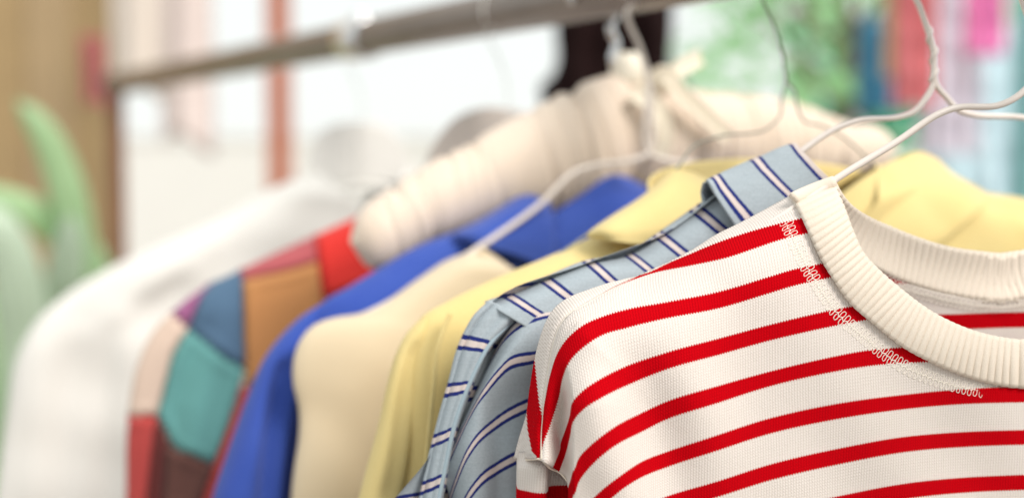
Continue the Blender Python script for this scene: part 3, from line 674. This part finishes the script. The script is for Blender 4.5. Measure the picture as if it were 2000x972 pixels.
# ------------------------------------------------------------------ 5: royal blue shirt
R5 = thing('blue_shirt', F5.p, 'royal blue collared shirt just in front of the padded ivory hanger', 'shirt', 'garments hanging on the rail')
b_sh = [(1035, 398), (970, 418), (892, 452), (818, 480), (736, 528), (680, 562), (630, 592)]
b_ah = [(590, 680), (570, 780), (560, 880), (555, 972), ('m', .228, -.36), ('m', .225, -.45), ('m', .225, -.58)]
b_out = [(630, 592), (590, 618), (552, 655), (520, 698), (492, 760), (462, 840), (440, 905), (418, 975), ('m', .272, -.36), ('m', .28, -.48), ('m', .275, -.58)]
b_C = [(1035, 398), (1085, 490), (1130, 560), (1180, 640), ('m', 0, -.25), ('m', 0, -.30), ('m', 0, -.34), ('m', 0, -.38), ('m', 0, -.42), ('m', 0, -.46), ('m', 0, -.50), ('m', 0, -.53), ('m', 0, -.56), ('m', 0, -.58)]
for sgn in (1, -1):
    a = Acc(); X, nf, nb = puff(F5, b_C, b_sh+b_ah, .022, folds=[([(730, 560), (640, 640), (600, 760)], .012, -.004)], seed=6); puff_acc(a, F5, X, nf, nb, sgn); a.build('body_half', M['blue'], R5)
    a = Acc(); X, nf, nb = puff(F5, [(640, 590), (610, 660), (590, 740), (575, 830), (562, 900), (555, 972), ('m', .228, -.36), ('m', .225, -.47), ('m', .225, -.58)], b_out, .022, cm=True, pw=2.5, folds=[([(540, 720), (515, 840), (500, 975)], .006, .007)], seed=7); puff_acc(a, F5, X, nf, nb, sgn); a.build('sleeve', M['blue'], R5)
patch(F5, [[(1075, 398, -.002), (1035, 382, -.004), (1000, 392, .004), (985, 402, .014)],
           [(1080, 430, -.020), (1030, 415, -.022), (960, 424, -.014), (935, 432, .000)],
           [(1082, 480, -.027), (1020, 462, -.030), (930, 455, -.026), (890, 455, -.010)],
           [(1080, 530, -.028), (1010, 500, -.031), (935, 478, -.029), (893, 464, -.014)]], 36, 36, .0016, M['blue'], R5, 'collar')
patch(F5, [[(1065, 428, -.010), (1130, 385, -.008), (1200, 343, -.002), (1225, 348, .004), (1252, 362, .012)],
           [(1068, 470, -.020), (1140, 425, -.020), (1215, 378, -.014), (1250, 372, -.004), (1275, 372, .008)],
           [(1072, 520, -.024), (1150, 480, -.026), (1240, 425, -.024), (1290, 400, -.014), (1320, 392, .002)],
           [(1080, 570, -.024), (1165, 530, -.028), (1260, 480, -.028), (1330, 440, -.020), (1360, 425, -.004)]], 36, 36, .0016, M['blue'], R5, 'collar', flip=True)
neck_band(F5, .075, -.155, .012, M['blue'], R5, dn=.02)

# ------------------------------------------------------------------ padded hanger with ribbon
RP = thing('padded_hanger', FP.p, 'ruffled ivory satin padded hanger with ribbon tails, carrying no garment', 'hanger')
up = [(684, 470), (700, 425), (800, 345), (930, 275), (1060, 205), (1140, 166), (1200, 150), (1270, 150), (1350, 176), (1440, 185), (1560, 203), (1650, 238), (1715, 250), (1752, 285)]
lo = [(688, 480), (725, 522), (850, 470), (980, 430), (1080, 420), (1150, 400), (1220, 372), (1290, 355), (1370, 340), (1470, 345), (1570, 350), (1650, 345), (1715, 335), (1754, 295)]
U_ = resample(FP.pts(up), 420); D_ = resample(FP.pts(lo), 420); mid = (U_+D_)/2; hr = np.sqrt(((U_-D_)**2).sum(1))/2
tt_ = np.linspace(0, 1, 420); th_ = np.linspace(0, 2*math.pi, 44, endpoint=False)
rad = np.minimum(hr, .028); s_ = tt_*19
_r = random.Random(8); pin = np.zeros((420, 44))
for _i in range(130):
    c_p, w_p, a_p, t_p = _r.uniform(0, 1), _r.uniform(.0025, .005), _r.uniform(.04, .11), _r.uniform(0, 6.28)
    pin += a_p*np.exp(-((tt_[:, None]-c_p-.012*np.sin(th_[None]+t_p))/w_p)**2)*(.45+.55*np.cos(th_[None]-t_p))
ru = 1.04-np.clip(pin, 0, .30)
dv = (U_-D_)/(2*hr[:, None]+1e-9)
Lg = mid[:, 0][:, None]+dv[:, 0][:, None]*hr[:, None]*np.cos(th_)[None]*ru; Zg = mid[:, 1][:, None]+dv[:, 1][:, None]*hr[:, None]*np.cos(th_)[None]*ru
Ng = rad[:, None]*0.75*np.sin(th_)[None]*ru
a = Acc(); a.grid(FP.W(Lg, Zg, Ng), wrap=True); a.F.append(tuple(range(44))); a.F.append(tuple(419*44+i for i in range(44))[::-1]); a.build('padded_arm', M['satin'], RP)
kb = FP.px(1222, 132); a = Acc(); a.tube(FP.W(np.array([kb[0]]*5), kb[1]+np.array([-.012, -.010, 0, .008, .0095]), -.002), np.array([.010, .0115, .0115, .010, .006]), 16); a.build('collar_knob', M['ivory'], RP)
hp = [(kb[0], kb[1]-.005), (FP.px(1192, 118)[0], FP.px(1192, 118)[1]), (FP.px(1199, 85)[0], FP.px(1199, 85)[1]), (FP.px(1188, 58)[0], FP.px(1188, 58)[1])]+[(.0195*math.cos(x), .0195*math.sin(x)) for x in np.radians(np.linspace(200, -20, 24))]
wire_obj('hook', FP, [FP.W(l, z, -.003) for l, z in hp], .0028, M['chrome'], RP)
def ribbon(pts, w, name):
    p = resample(np.array(pts, float), 50); q = FP.px(p[:, 0], p[:, 1], p[:, 2]); c = FP.W(q[:, 0], q[:, 1], p[:, 2])
    T = np.gradient(c, axis=0); T /= np.linalg.norm(T, axis=1)[:, None]; side = np.cross(T, FP.N); side /= np.linalg.norm(side, axis=1)[:, None]
    k = np.linspace(-.5, .5, 7); g = c[:, None]+side[:, None]*(w*k)[None, :, None]+FP.N*(0.003*np.cos(k*math.pi))[None, :, None]
    a = Acc(); a.grid(g); return solid(a.build(name, M['ribbon'], RP), .0012)
ribbon([(1262, 205, -.020), (1275, 160, -.028), (1298, 145, -.032), (1330, 180, -.034), (1375, 222, -.034), (1425, 270, -.032)], .011, 'ribbon_tail')
ribbon([(1290, 175, -.022), (1310, 150, -.024), (1340, 128, -.018), (1372, 112, -.010)], .011, 'ribbon_tail')
ribbon([(1240, 180, -.026), (1285, 215, -.034), (1300, 260, -.034), (1290, 310, -.030)], .012, 'ribbon_tail')

# ------------------------------------------------------------------ 6: patchwork jacket
R6 = thing('patchwork_jacket', F6.p, 'patchwork jacket of red, orange, teal and slate patches behind the padded hanger', 'jacket', 'garments hanging on the rail')
p_sh = [(870, 350), (780, 385), (690, 428), (600, 468), (470, 528), (400, 562)]
p_dn = [(345, 603), (300, 650), (270, 715), (256, 780), (250, 850), (248, 972), ('m', .285, -.40), ('m', .285, -.50), ('m', .28, -.62)]
p_C = [(870, 350), (900, 430), ('m', .02, -.2), ('m', 0, -.25), ('m', 0, -.30), ('m', 0, -.35), ('m', 0, -.40), ('m', 0, -.44), ('m', 0, -.48), ('m', 0, -.52), ('m', 0, -.56), ('m', 0, -.60), ('m', 0, -.62)]
PC = {'red': (0.52, 0.018, 0.012), 'rose': (0.36, 0.075, 0.085), 'orange': (0.42, 0.19, 0.065), 'slate': (0.06, 0.12, 0.20), 'teal': (0.10, 0.28, 0.27), 'purple': (0.27, 0.085, 0.20), 'beige': (0.56, 0.43, 0.35), 'crimson': (0.40, 0.045, 0.04), 'brown': (0.115, 0.045, 0.035), 'maroon': (0.10, 0.012, 0.01)}
PM = {k: cloth_mat(k+'_patch_cloth', tuple(min(.9, c*1.15+.012) for c in v)) for k, v in PC.items()}
POLY = [('red', [(612, 440), (700, 400), (800, 520), (690, 562), (632, 585)]), ('rose', [(462, 500), (612, 440), (622, 512), (560, 530), (474, 548)]),
        ('orange', [(474, 548), (560, 530), (622, 512), (634, 600), (560, 700), (480, 760)]), ('slate', [(395, 575), (466, 490), (474, 548), (480, 722), (440, 700), (368, 642)]),
        ('teal', [(368, 642), (440, 700), (480, 722), (440, 850), (418, 908), (338, 872), (308, 812), (338, 690)]), ('purple', [(330, 560), (430, 500), (466, 490), (395, 575), (368, 642), (338, 615)]),
        ('beige', [(200, 560), (330, 560), (338, 615), (368, 642), (338, 690), (308, 812), (200, 812)]), ('crimson', [(200, 812), (306, 812), (300, 860), (285, 1000), (200, 1100)]),
        ('maroon', [(306, 812), (325, 850), (318, 1000), (285, 1000), (300, 860)]), ('brown', [(325, 850), (338, 872), (418, 908), (385, 1000), (318, 1000)]), ('crimson', [(418, 908), (440, 850), (480, 760), (560, 800), (560, 1000), (385, 1000)])]
def inside(pt, poly):
    x, y = pt; c = False; j = len(poly)-1
    for i in range(len(poly)):
        xi, yi = poly[i]; xj, yj = poly[j]
        if (yi > y) != (yj > y) and x < (xj-xi)*(y-yi)/(yj-yi)+xi: c = not c
        j = i
    return c
X, nf, nb = puff(F6, p_C, p_sh+p_dn, .026, ns=230, nq=140, folds=[([(380, 640), (330, 780), (320, 960)], .010, .010), ([(420, 600), (370, 720), (350, 860)], .012, -.006)], seed=8)
def project(Wp):
    q = Wp-CAM; d = q@FW; return 1000+FPX*q[..., 0]/d, 486-FPX*(q@UP)/d
names = sorted(PC)
_fx, _fy = project(F6.W(X[..., 0], X[..., 1], nf)); _pd = np.full(_fx.shape, 1e9)
for _n, _pl in POLY: _pd = np.minimum(_pd, dist_poly(np.stack([_fx, _fy], -1), np.array(_pl+_pl[:1], float)))
nf = nf+.0035*np.exp(-(_pd/5.0)**2)-.0015*np.exp(-((_pd-13)/8.0)**2)      # stitched-down joins between puffed patches
for sgn in (1, -1):
    Wf = F6.W(sgn*X[..., 0], X[..., 1], nf); Wb = F6.W(sgn*X[..., 0], X[..., 1], nb)
    ny, nx = Wf.shape[:2]; V = Wf.reshape(-1, 3)
    cen = (Wf[:-1, :-1]+Wf[1:, 1:])/2; fx, fy = project(cen); buckets = {}
    for i in range(ny-1):
        for j in range(nx-1):
            key = None
            if sgn > 0:
                for kk, (nm, pl) in enumerate(POLY):
                    if inside((fx[i, j], fy[i, j]), pl): key = (nm, kk); break
            if key is None:
                cz = int((-X[i, j, 1])//0.085); cl_ = int((X[i, j, 0]+.02*(cz % 2))//0.09); key = (names[(cz*7+cl_*3+(sgn < 0)*2) % len(names)], 100+cz*10+cl_)
            f = (i*nx+j, i*nx+j+1, (i+1)*nx+j+1, (i+1)*nx+j); buckets.setdefault(key, []).append(f if sgn > 0 else f[::-1])
    pieces = []
    for key, fl in buckets.items():
        par = {}
        def find(x):
            while par.setdefault(x, x) != x: x = par[x]
            return x
        for f in fl:
            for v_ in f[1:]: par[find(v_)] = find(f[0])
        comp = {}
        for f in fl: comp.setdefault(find(f[0]), []).append(f)
        pieces += [(key, c) for c in comp.values()]
    for (nm, kk), fl in pieces:
        ids = sorted({i for f in fl for i in f}); mp = {i: k for k, i in enumerate(ids)}
        o = mesh_obj('patch', V[ids], [tuple(mp[i] for i in f) for f in fl], PM[nm], R6)
        solid(o, .0018)
        if kk < 100: o['label'] = nm+' cloth patch'
    a = Acc(); a.grid(Wb, flip=sgn > 0); a.build('back_panel', PM['brown'], R6)
# taupe stand collar
p = resample(F6.pts([(838, 330), (856, 295), (885, 262), (925, 229), (985, 208), (1045, 214), (1090, 232), (1120, 262), (1140, 320)]), 60)
k = np.linspace(0, 1, 14); bl = np.array([F6.px(845, 360), F6.px(1150, 350)]); bx = np.linspace(0, 1, 60)
basep = bl[0]+(bl[1]-bl[0])*bx[:, None]
g2 = basep[:, None]+(p-basep)[:, None]*k[None, :, None]; nn2 = .028*np.sin(math.pi*bx)[:, None]*np.ones((1, 14))+.006*k[None]
a = Acc(); a.grid(F6.W(g2[..., 0], g2[..., 1], nn2)); tag(solid(a.build('stand_collar', M['taupe'], R6), .002), 'taupe stand collar')
H6 = thing('slim_hanger', F6.p, 'slim white hanger whose thin hook rises from the taupe collar', 'hanger')
HM = plain('white_plastic', (0.75, 0.74, 0.70), 0.45, var=.03)
p = F6.pts([(480, 575), (690, 490), (880, 420), ('m', 0, -.13)]); p = np.concatenate([p, mirror(p[:-1])[::-1]]); a = Acc(); a.tube(F6.W(*resample(p, 80).T, 0.0), .004, 10); a.build('arm', HM, H6)
wire_obj('hook', F6, [F6.W(l, z, 0) for l, z in [(0, -.13), (0, -.10)]+hook_path()], .0006, HM, H6)

# ------------------------------------------------------------------ 7: white shirt
R7 = thing('white_shirt', F7.p, 'loose white shirt with stand collar, farthest garment on the rail', 'shirt', 'garments hanging on the rail')
w_sh = [(612, 332), (520, 376), (420, 430), (300, 482), (205, 528)]
w_dn = [(110, 590), (62, 640), (32, 700), (16, 780), (4, 860), (-10, 972), ('m', .345, -.48), ('m', .36, -.62), ('m', .35, -.78)]
w_C = [(612, 332), (660, 380), (700, 430), ('m', 0, -.22), ('m', 0, -.28), ('m', 0, -.34), ('m', 0, -.42), ('m', 0, -.50), ('m', 0, -.57), ('m', 0, -.64), ('m', 0, -.72), ('m', 0, -.78)]
wfl = [([(150, 620), (130, 760), (120, 972)], .012, .008), ([(230, 620), (240, 780), (250, 972)], .012, -.010), ([(70, 680), (60, 800), (50, 972)], .010, -.006), ([(330, 560), (220, 640), (190, 760), (185, 972)], .014, .008), ([(400, 470), (250, 560), (160, 640)], .014, -.005)]
for sgn in (1, -1):
    a = Acc(); X, nf, nb = puff(F7, w_C, w_sh+w_dn, .03, folds=wfl, seed=9, wob=.0025); puff_acc(a, F7, X, nf, nb, sgn); a.build('body_half', M['white'], R7)
p = resample(F7.pts([(592, 350), (606, 300), (622, 262), (650, 245), (705, 238), (755, 246), (778, 268), (792, 300), (808, 345)]), 60)
bl = np.array([F7.px(600, 360), F7.px(805, 360)]); basep = bl[0]+(bl[1]-bl[0])*bx[:, None]
g2 = basep[:, None]+(p-basep)[:, None]*k[None, :, None]; nn2 = .012*np.sin(math.pi*bx)[:, None]*np.ones((1, 14))-.006
a = Acc(); a.grid(F7.W(g2[..., 0], g2[..., 1], nn2)); solid(a.build('stand_collar', M['white'], R7), .002)
H7 = thing('slim_hanger', F7.p, 'slim white hanger whose thin hook rises from the white stand collar', 'hanger')
p = F7.pts([(300, 530), (450, 460), (600, 390), ('m', 0, -.135)]); p = np.concatenate([p, mirror(p[:-1])[::-1]]); a = Acc(); a.tube(F7.W(*resample(p, 80).T, 0.0), .004, 10); a.build('arm', HM, H7)
wire_obj('hook', F7, [F7.W(l, z, 0) for l, z in [(0, -.135), (0, -.10)]+hook_path()], .0006, HM, H7)

# ------------------------------------------------------------------ background things, far out of focus
def box_between(name, x0, x1, y0, y1, depth, thick, m, root=None, z0=None):
    """an upright slab whose face spans the pixels at that depth; z0: bottom height"""
    A0 = P(x0, y0, depth); B0 = P(x1, y1, depth)
    lo = (A0[0], A0[1], B0[2] if z0 is None else z0); hi = (B0[0], A0[1]+thick, A0[2])
    a = Acc(); a.box(lo, hi); return a.build(name, m, root, smooth=False)
# low white backdrop, added to keep the view below the horizon bright
a = Acc(); w0, w1 = P(-400, 290, 6.5), P(3200, 290, 6.5); a.box((w0[0], w0[1], 0), (w1[0], w1[1]+.15, 1.335))
lw = thing('white_backdrop', ((w0[0]+w1[0])/2, w0[1], 0), 'low white backdrop added behind the rail to keep the background bright', 'wall')
a.build('backdrop_body', plain('backdrop_white', (0.80, 0.80, 0.77), 0.9, var=.04, scale=3), lw, smooth=False)
a = Acc(); a.box((w0[0]-.02, w0[1]-.012, 1.338), (w1[0]+.02, w1[1]+.162, 1.36)); a.build('backdrop_top', plain('backdrop_top_white', (0.86, 0.85, 0.81), 0.85, var=.05, scale=5), lw, smooth=False)
# tan board wall on the left
wall = thing('board_wall', P(100, 486, 3.3)*np.array([1, 1, 0]), 'tan wooden board wall behind the leafy plant', 'wall')
BM = plain('tan_boards', (0.40, 0.28, 0.14), 0.7, var=0.25, scale=6); BM2 = plain('light_tan_boards', (0.43, 0.31, 0.175), 0.7, var=0.2, scale=6)
xs = list(range(-1100, 216, 94))
for i, x in enumerate(xs): box_between('board', x, min(x+92, 212), -900, 486, 3.3+0.006*(i % 2), .02, BM if i % 3 else BM2, wall, z0=0.0)
# terracotta post of an open shelter
po = box_between('shelter_post', 509, 551, -900, 486, 3.9, .05, plain('terracotta_paint', (0.46, 0.14, 0.07), 0.6, var=0.1), z0=0.0)
tag(po, 'terracotta painted post standing in the bright opening', 'post')
# simple hanging cloths / garments
def hung(name, cx, half, top, bottom, depth, m, label, cat, group=None, sh=None, slope=40, seed=0, yaw=0, hook=True, waist=None, outline=None):
    sc = depth/FPX; piv = P(cx, top, depth); F = Frame(piv, yaw); root = thing(name, piv, label, cat, group)
    H = (bottom-top)*sc; hw = half*sc; nk = hw*.30
    O = [('m', nk, 0), ('m', hw*.6, -slope*sc*.5), ('m', hw*.92, -slope*sc), ('m', hw, -slope*sc*2), ('m', hw*(waist or 1), -H*.6), ('m', hw*1.02, -H)]
    if outline: O = [('m', fx_*hw, -(yy_-top)*sc) for fx_, yy_ in outline]
    C = [('m', nk, 0), ('m', nk*.6, -slope*sc*.7), ('m', 0, -slope*sc), ('m', 0, -H*.4), ('m', 0, -H*.7), ('m', 0, -H)]
    fl = [([('m', hw*f, -H*.2), ('m', hw*(f+.05), -H)], hw*.12, s*.012) for f, s in ((.3, 1), (.55, -1), (.8, 1))]
    for sg in (1, -1):
        a = Acc(); X, nf, nb = puff(F, C, O, .03, ns=50, nq=24, folds=fl, wob=.004, seed=seed+sg); puff_acc(a, F, X, nf, nb, sg); a.build('cloth_half', m, root)
    if hook:
        a = Acc(); a.tube(resample(np.array([F.W(0, -slope*sc*.4, 0), F.W(0, .05, 0), F.W(0, .09, 0), F.W(.02, .12, 0), F.W(-.005, .145, 0), F.W(-.03, .12, 0)]), 30), .003, 6); a.build('hook', M['steel'], root)
    return root
def cloth_sheet(name, x0, x1, y0, y1, depth, m, label, cat, amp=.012, waves=1.2, group=None):
    A0 = P(x0, y0, depth); B0 = P(x1, y1, depth); u = np.linspace(0, 1, 40); v = np.linspace(0, 1, 30)
    U2, V2 = np.meshgrid(u, v)
    Xg = A0[0]+(B0[0]-A0[0])*U2; Zg = A0[2]+(B0[2]-A0[2])*(V2+.03*np.sin(U2*5+depth)*V2); Yg = A0[1]+amp*np.sin(U2*waves*2*math.pi+V2*1.5)*(.3+.7*V2)
    a = Acc(); a.grid(np.stack([Xg, Yg, Zg], -1)); o = solid(a.build(name, m), .003); return tag(o, label, cat, group)
pk = cloth_mat('pale_pink_cloth', (0.70, 0.62, 0.55)); 
cloth_sheet('hanging_cloth', 205, 306, -420, 175, 2.9, pk, 'pale beige cloth hanging above the end of the rail', 'cloth', group='pale cloths hanging behind the rail')
cloth_sheet('hanging_cloth', 302, 408, -420, 285, 3.1, cloth_mat('pale_rose_cloth', (0.74, 0.64, 0.61)), 'pale rose cloth hanging left of the terracotta post', 'cloth', group='pale cloths hanging behind the rail')
cloth_sheet('red_scarf', 158, 202, 70, 205, 2.6, cloth_mat('dusty_red_cloth', (0.42, 0.13, 0.13)), 'small dusty red scarf hanging at the far end of the rail', 'scarf', amp=.012, waves=2)
# dark jacket
hung('dark_jacket', 1200, 134, -90, 520, 1.9, plain('near_black_wool', (0.014, 0.006, 0.006), 0.95, var=.3, spec=.1), 'near black jacket hanging behind the padded hanger', 'jacket', slope=60, seed=3, outline=[(.3, -90), (.7, -70), (.84, -20), (.86, 60), (.84, 120), (.92, 148), (1.08, 165), (1.06, 200), (1.0, 320), (.98, 520)])
# second rail with colourful garments, right
col2 = 'colourful garments on the background rail'
dep = 2.6
hung('coral_dress', 1790, 42, -130, 205, dep, cloth_mat('coral_cloth', (0.80, 0.26, 0.28)), 'coral red top hanging in the background left of the pink one', 'top', col2, slope=30, seed=1)
hung('ochre_top', 1756, 26, -130, 150, dep+.12, cloth_mat('ochre_cloth', (0.75, 0.55, 0.25)), 'narrow ochre top beside the coral one in the background', 'top', col2, slope=30, seed=1)
hung('lilac_dress', 1862, 62, -130, 300, dep+.2, cloth_mat('lilac_cloth', (0.74, 0.70, 0.79)), 'pale lilac dress hanging behind the pink top', 'dress', col2, slope=30, seed=2)
hung('pink_top', 1926, 40, -130, 105, dep, cloth_mat('hot_pink_cloth', (0.95, 0.32, 0.64)), 'hot pink top hanging in the background', 'top', col2, slope=30, seed=4)
hung('pale_blue_dress', 1925, 120, 70, 620, dep+.5, cloth_mat('pale_blue_cloth', (0.62, 0.79, 0.87)), 'long pale blue dress hanging behind the yellow shirt', 'dress', col2, slope=40, seed=5)
hung('teal_dress', 2062, 74, -130, 560, dep+.15, cloth_mat('teal_cloth', (0.28, 0.60, 0.60)), 'teal dress hanging at the right edge in the background', 'dress', col2, slope=30, seed=6)
hung('denim_shirt', 1725, 50, 20, 220, dep+.9, cloth_mat('denim_cloth', (0.05, 0.20, 0.32)), 'blue shirt half hidden in the foliage in the background', 'shirt', col2, slope=30, seed=7)
# plant with strap leaves, left
pot0 = P(60, 486, 2.1)
def strap(root, pts, w, m, depth):
    p = np.array([P(x, y, d) for x, y, d in pts]); p = resample(p, 60); T = np.gradient(p, axis=0); T /= np.linalg.norm(T, axis=1)[:, None]
    view = p-CAM; view /= np.linalg.norm(view, axis=1)[:, None]; side = np.cross(T, view); side /= np.linalg.norm(side, axis=1)[:, None]
    t = np.linspace(0, 1, 60); wd = w*np.clip(np.minimum(1.0, .45+t*2.2), 0, 1)*np.sqrt(np.clip(1-t**14, 0, 1)); k = np.linspace(-.5, .5, 7)
    g = p[:, None]+side[:, None]*(wd[:, None]*k[None])[..., None]+np.array([0, 1., 0])*(np.abs(k)*.25*w)[None, :, None]
    a = Acc(); a.grid(g); o = a.build('leaf', m, root); solid(o, .0012); return o
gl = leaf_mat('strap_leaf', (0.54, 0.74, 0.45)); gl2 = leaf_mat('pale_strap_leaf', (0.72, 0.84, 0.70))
plant = thing('potted_plant', np.array([pot0[0], pot0[1], 0]), 'leafy plant with long arching strap leaves left of the white shirt', 'plant')
LV = [([(150, 800, 2.1), (150, 570, 2.05), (140, 430, 2.0), (113, 325, 1.98), (76, 250, 1.96), (30, 195, 1.95)], .056, gl), ([(215, 760, 2.1), (182, 560, 2.08), (125, 465, 2.03), (62, 415, 2.0), (-10, 386, 1.98), (-80, 375, 1.96)], .05, gl),
      ([(60, 900, 2.05), (50, 700, 2.0), (36, 590, 1.95), (18, 505, 1.92), (-12, 440, 1.9), (-60, 400, 1.9)], .075, gl2), ([(120, 860, 2.12), (112, 660, 2.1), (118, 570, 1.98), (130, 490, 1.93), (134, 420, 1.9)], .06, gl2),
      ([(170, 900, 2.15), (205, 640, 2.2), (192, 540, 2.25), (150, 470, 2.3), (90, 430, 2.3)], .05, gl), ([(20, 900, 2.1), (0, 760, 2.1), (-20, 640, 2.1), (-60, 560, 2.1)], .08, gl)]
for pts, w, m in LV: strap(plant, [(80+(pts[0][0]-80)*.3, 1700, 2.1)]+pts, w, m, 2.1)
a = Acc(); zz = np.array([0, .005, .02, .22, .27, .275, .26]); rr_ = np.array([.10, .11, .115, .15, .155, .155, .14]); a.tube(np.array([(pot0[0], pot0[1], z) for z in zz]), rr_, 28); a.build('pot', plain('terracotta_pot', (.4, .17, .09), .7), plant)
# trees, centre right
def tree(name, cx, cy, depth, rx, rz, nleaf, m, label, seed):
    rr = random.Random(seed); c = P(cx, cy, depth); root = thing(name, (c[0], c[1], 0), label, 'tree', 'trees behind the stall')
    a = Acc(); a.tube(resample(np.array([(c[0]+.05, c[1], 0), (c[0]-.04, c[1]+.05, .7), (c[0]+.03, c[1], c[2]-rz*.3), (c[0], c[1], c[2]+rz*.6)]), 40), np.linspace(.055, .012, 40), 10)
    for i in range(9):
        an = rr.uniform(0, 6.28); h = c[2]-rz*.5+rr.uniform(0, rz); e = np.array([c[0]+math.cos(an)*rx*.8, c[1]+math.sin(an)*rx*.8, h+rz*.4]); b0 = np.array([c[0], c[1], h-.15])
        a.tube(resample(np.array([b0, (b0+e)/2+np.array([0, 0, .05]), e]), 12), np.linspace(.018, .004, 12), 6)
    a.build('trunk', plain(name+'_bark', (.2, .14, .09), .9), root)
    cl = []
    for i in range(26):
        while True:
            v = np.array([rr.uniform(-1, 1) for _ in range(3)])
            if v@v < 1: break
        cl.append(np.array(c)+v*np.array([rx, rx, rz]))
    V = []; Fc = []
    for i in range(nleaf):
        b = cl[i % len(cl)]; p = b+np.array([rr.gauss(0, rx*.16), rr.gauss(0, rx*.16), rr.gauss(0, rz*.13)])
        ax = mathutils.Vector((rr.uniform(-1, 1), rr.uniform(-1, 1), rr.uniform(-.6, .3))).normalized(); s = mathutils.Vector((rr.uniform(-1, 1), rr.uniform(-1, 1), rr.uniform(-1, 1))).cross(ax).normalized()
        L_ = rr.uniform(.10, .19); w = L_*.3; ax = np.array(ax); s = np.array(s); o = len(V)
        nn_ = np.cross(ax, s)*w*.3
        V += [p, p+ax*L_*.45+s*w+nn_, p+ax*L_, p+ax*L_*.45-s*w+nn_]; Fc += [(o, o+1, o+2), (o, o+2, o+3)]
    mesh_obj('crown', V, Fc, m, root, smooth=False)
lm = leaf_mat('overexposed_leaf', (0.50, 0.90, 0.46), .55); lm2 = leaf_mat('deep_leaf', (0.20, 0.70, 0.45), .5)  # leaf colours raised above real foliage to carry the glow of overexposed daylight
tree('background_tree', 1640, 40, 4.2, .40, .45, 150, lm, 'light green tree behind the padded hanger, overexposed glow put into its leaf colour', 5)
tree('background_tree', 1700, 150, 5.2, .34, .40, 150, lm2, 'darker green tree beside the coral top in the background', 9)
tree('background_tree', 1560, -60, 6.0, .8, .55, 190, lm, 'high pale green tree farther back at the top', 12)
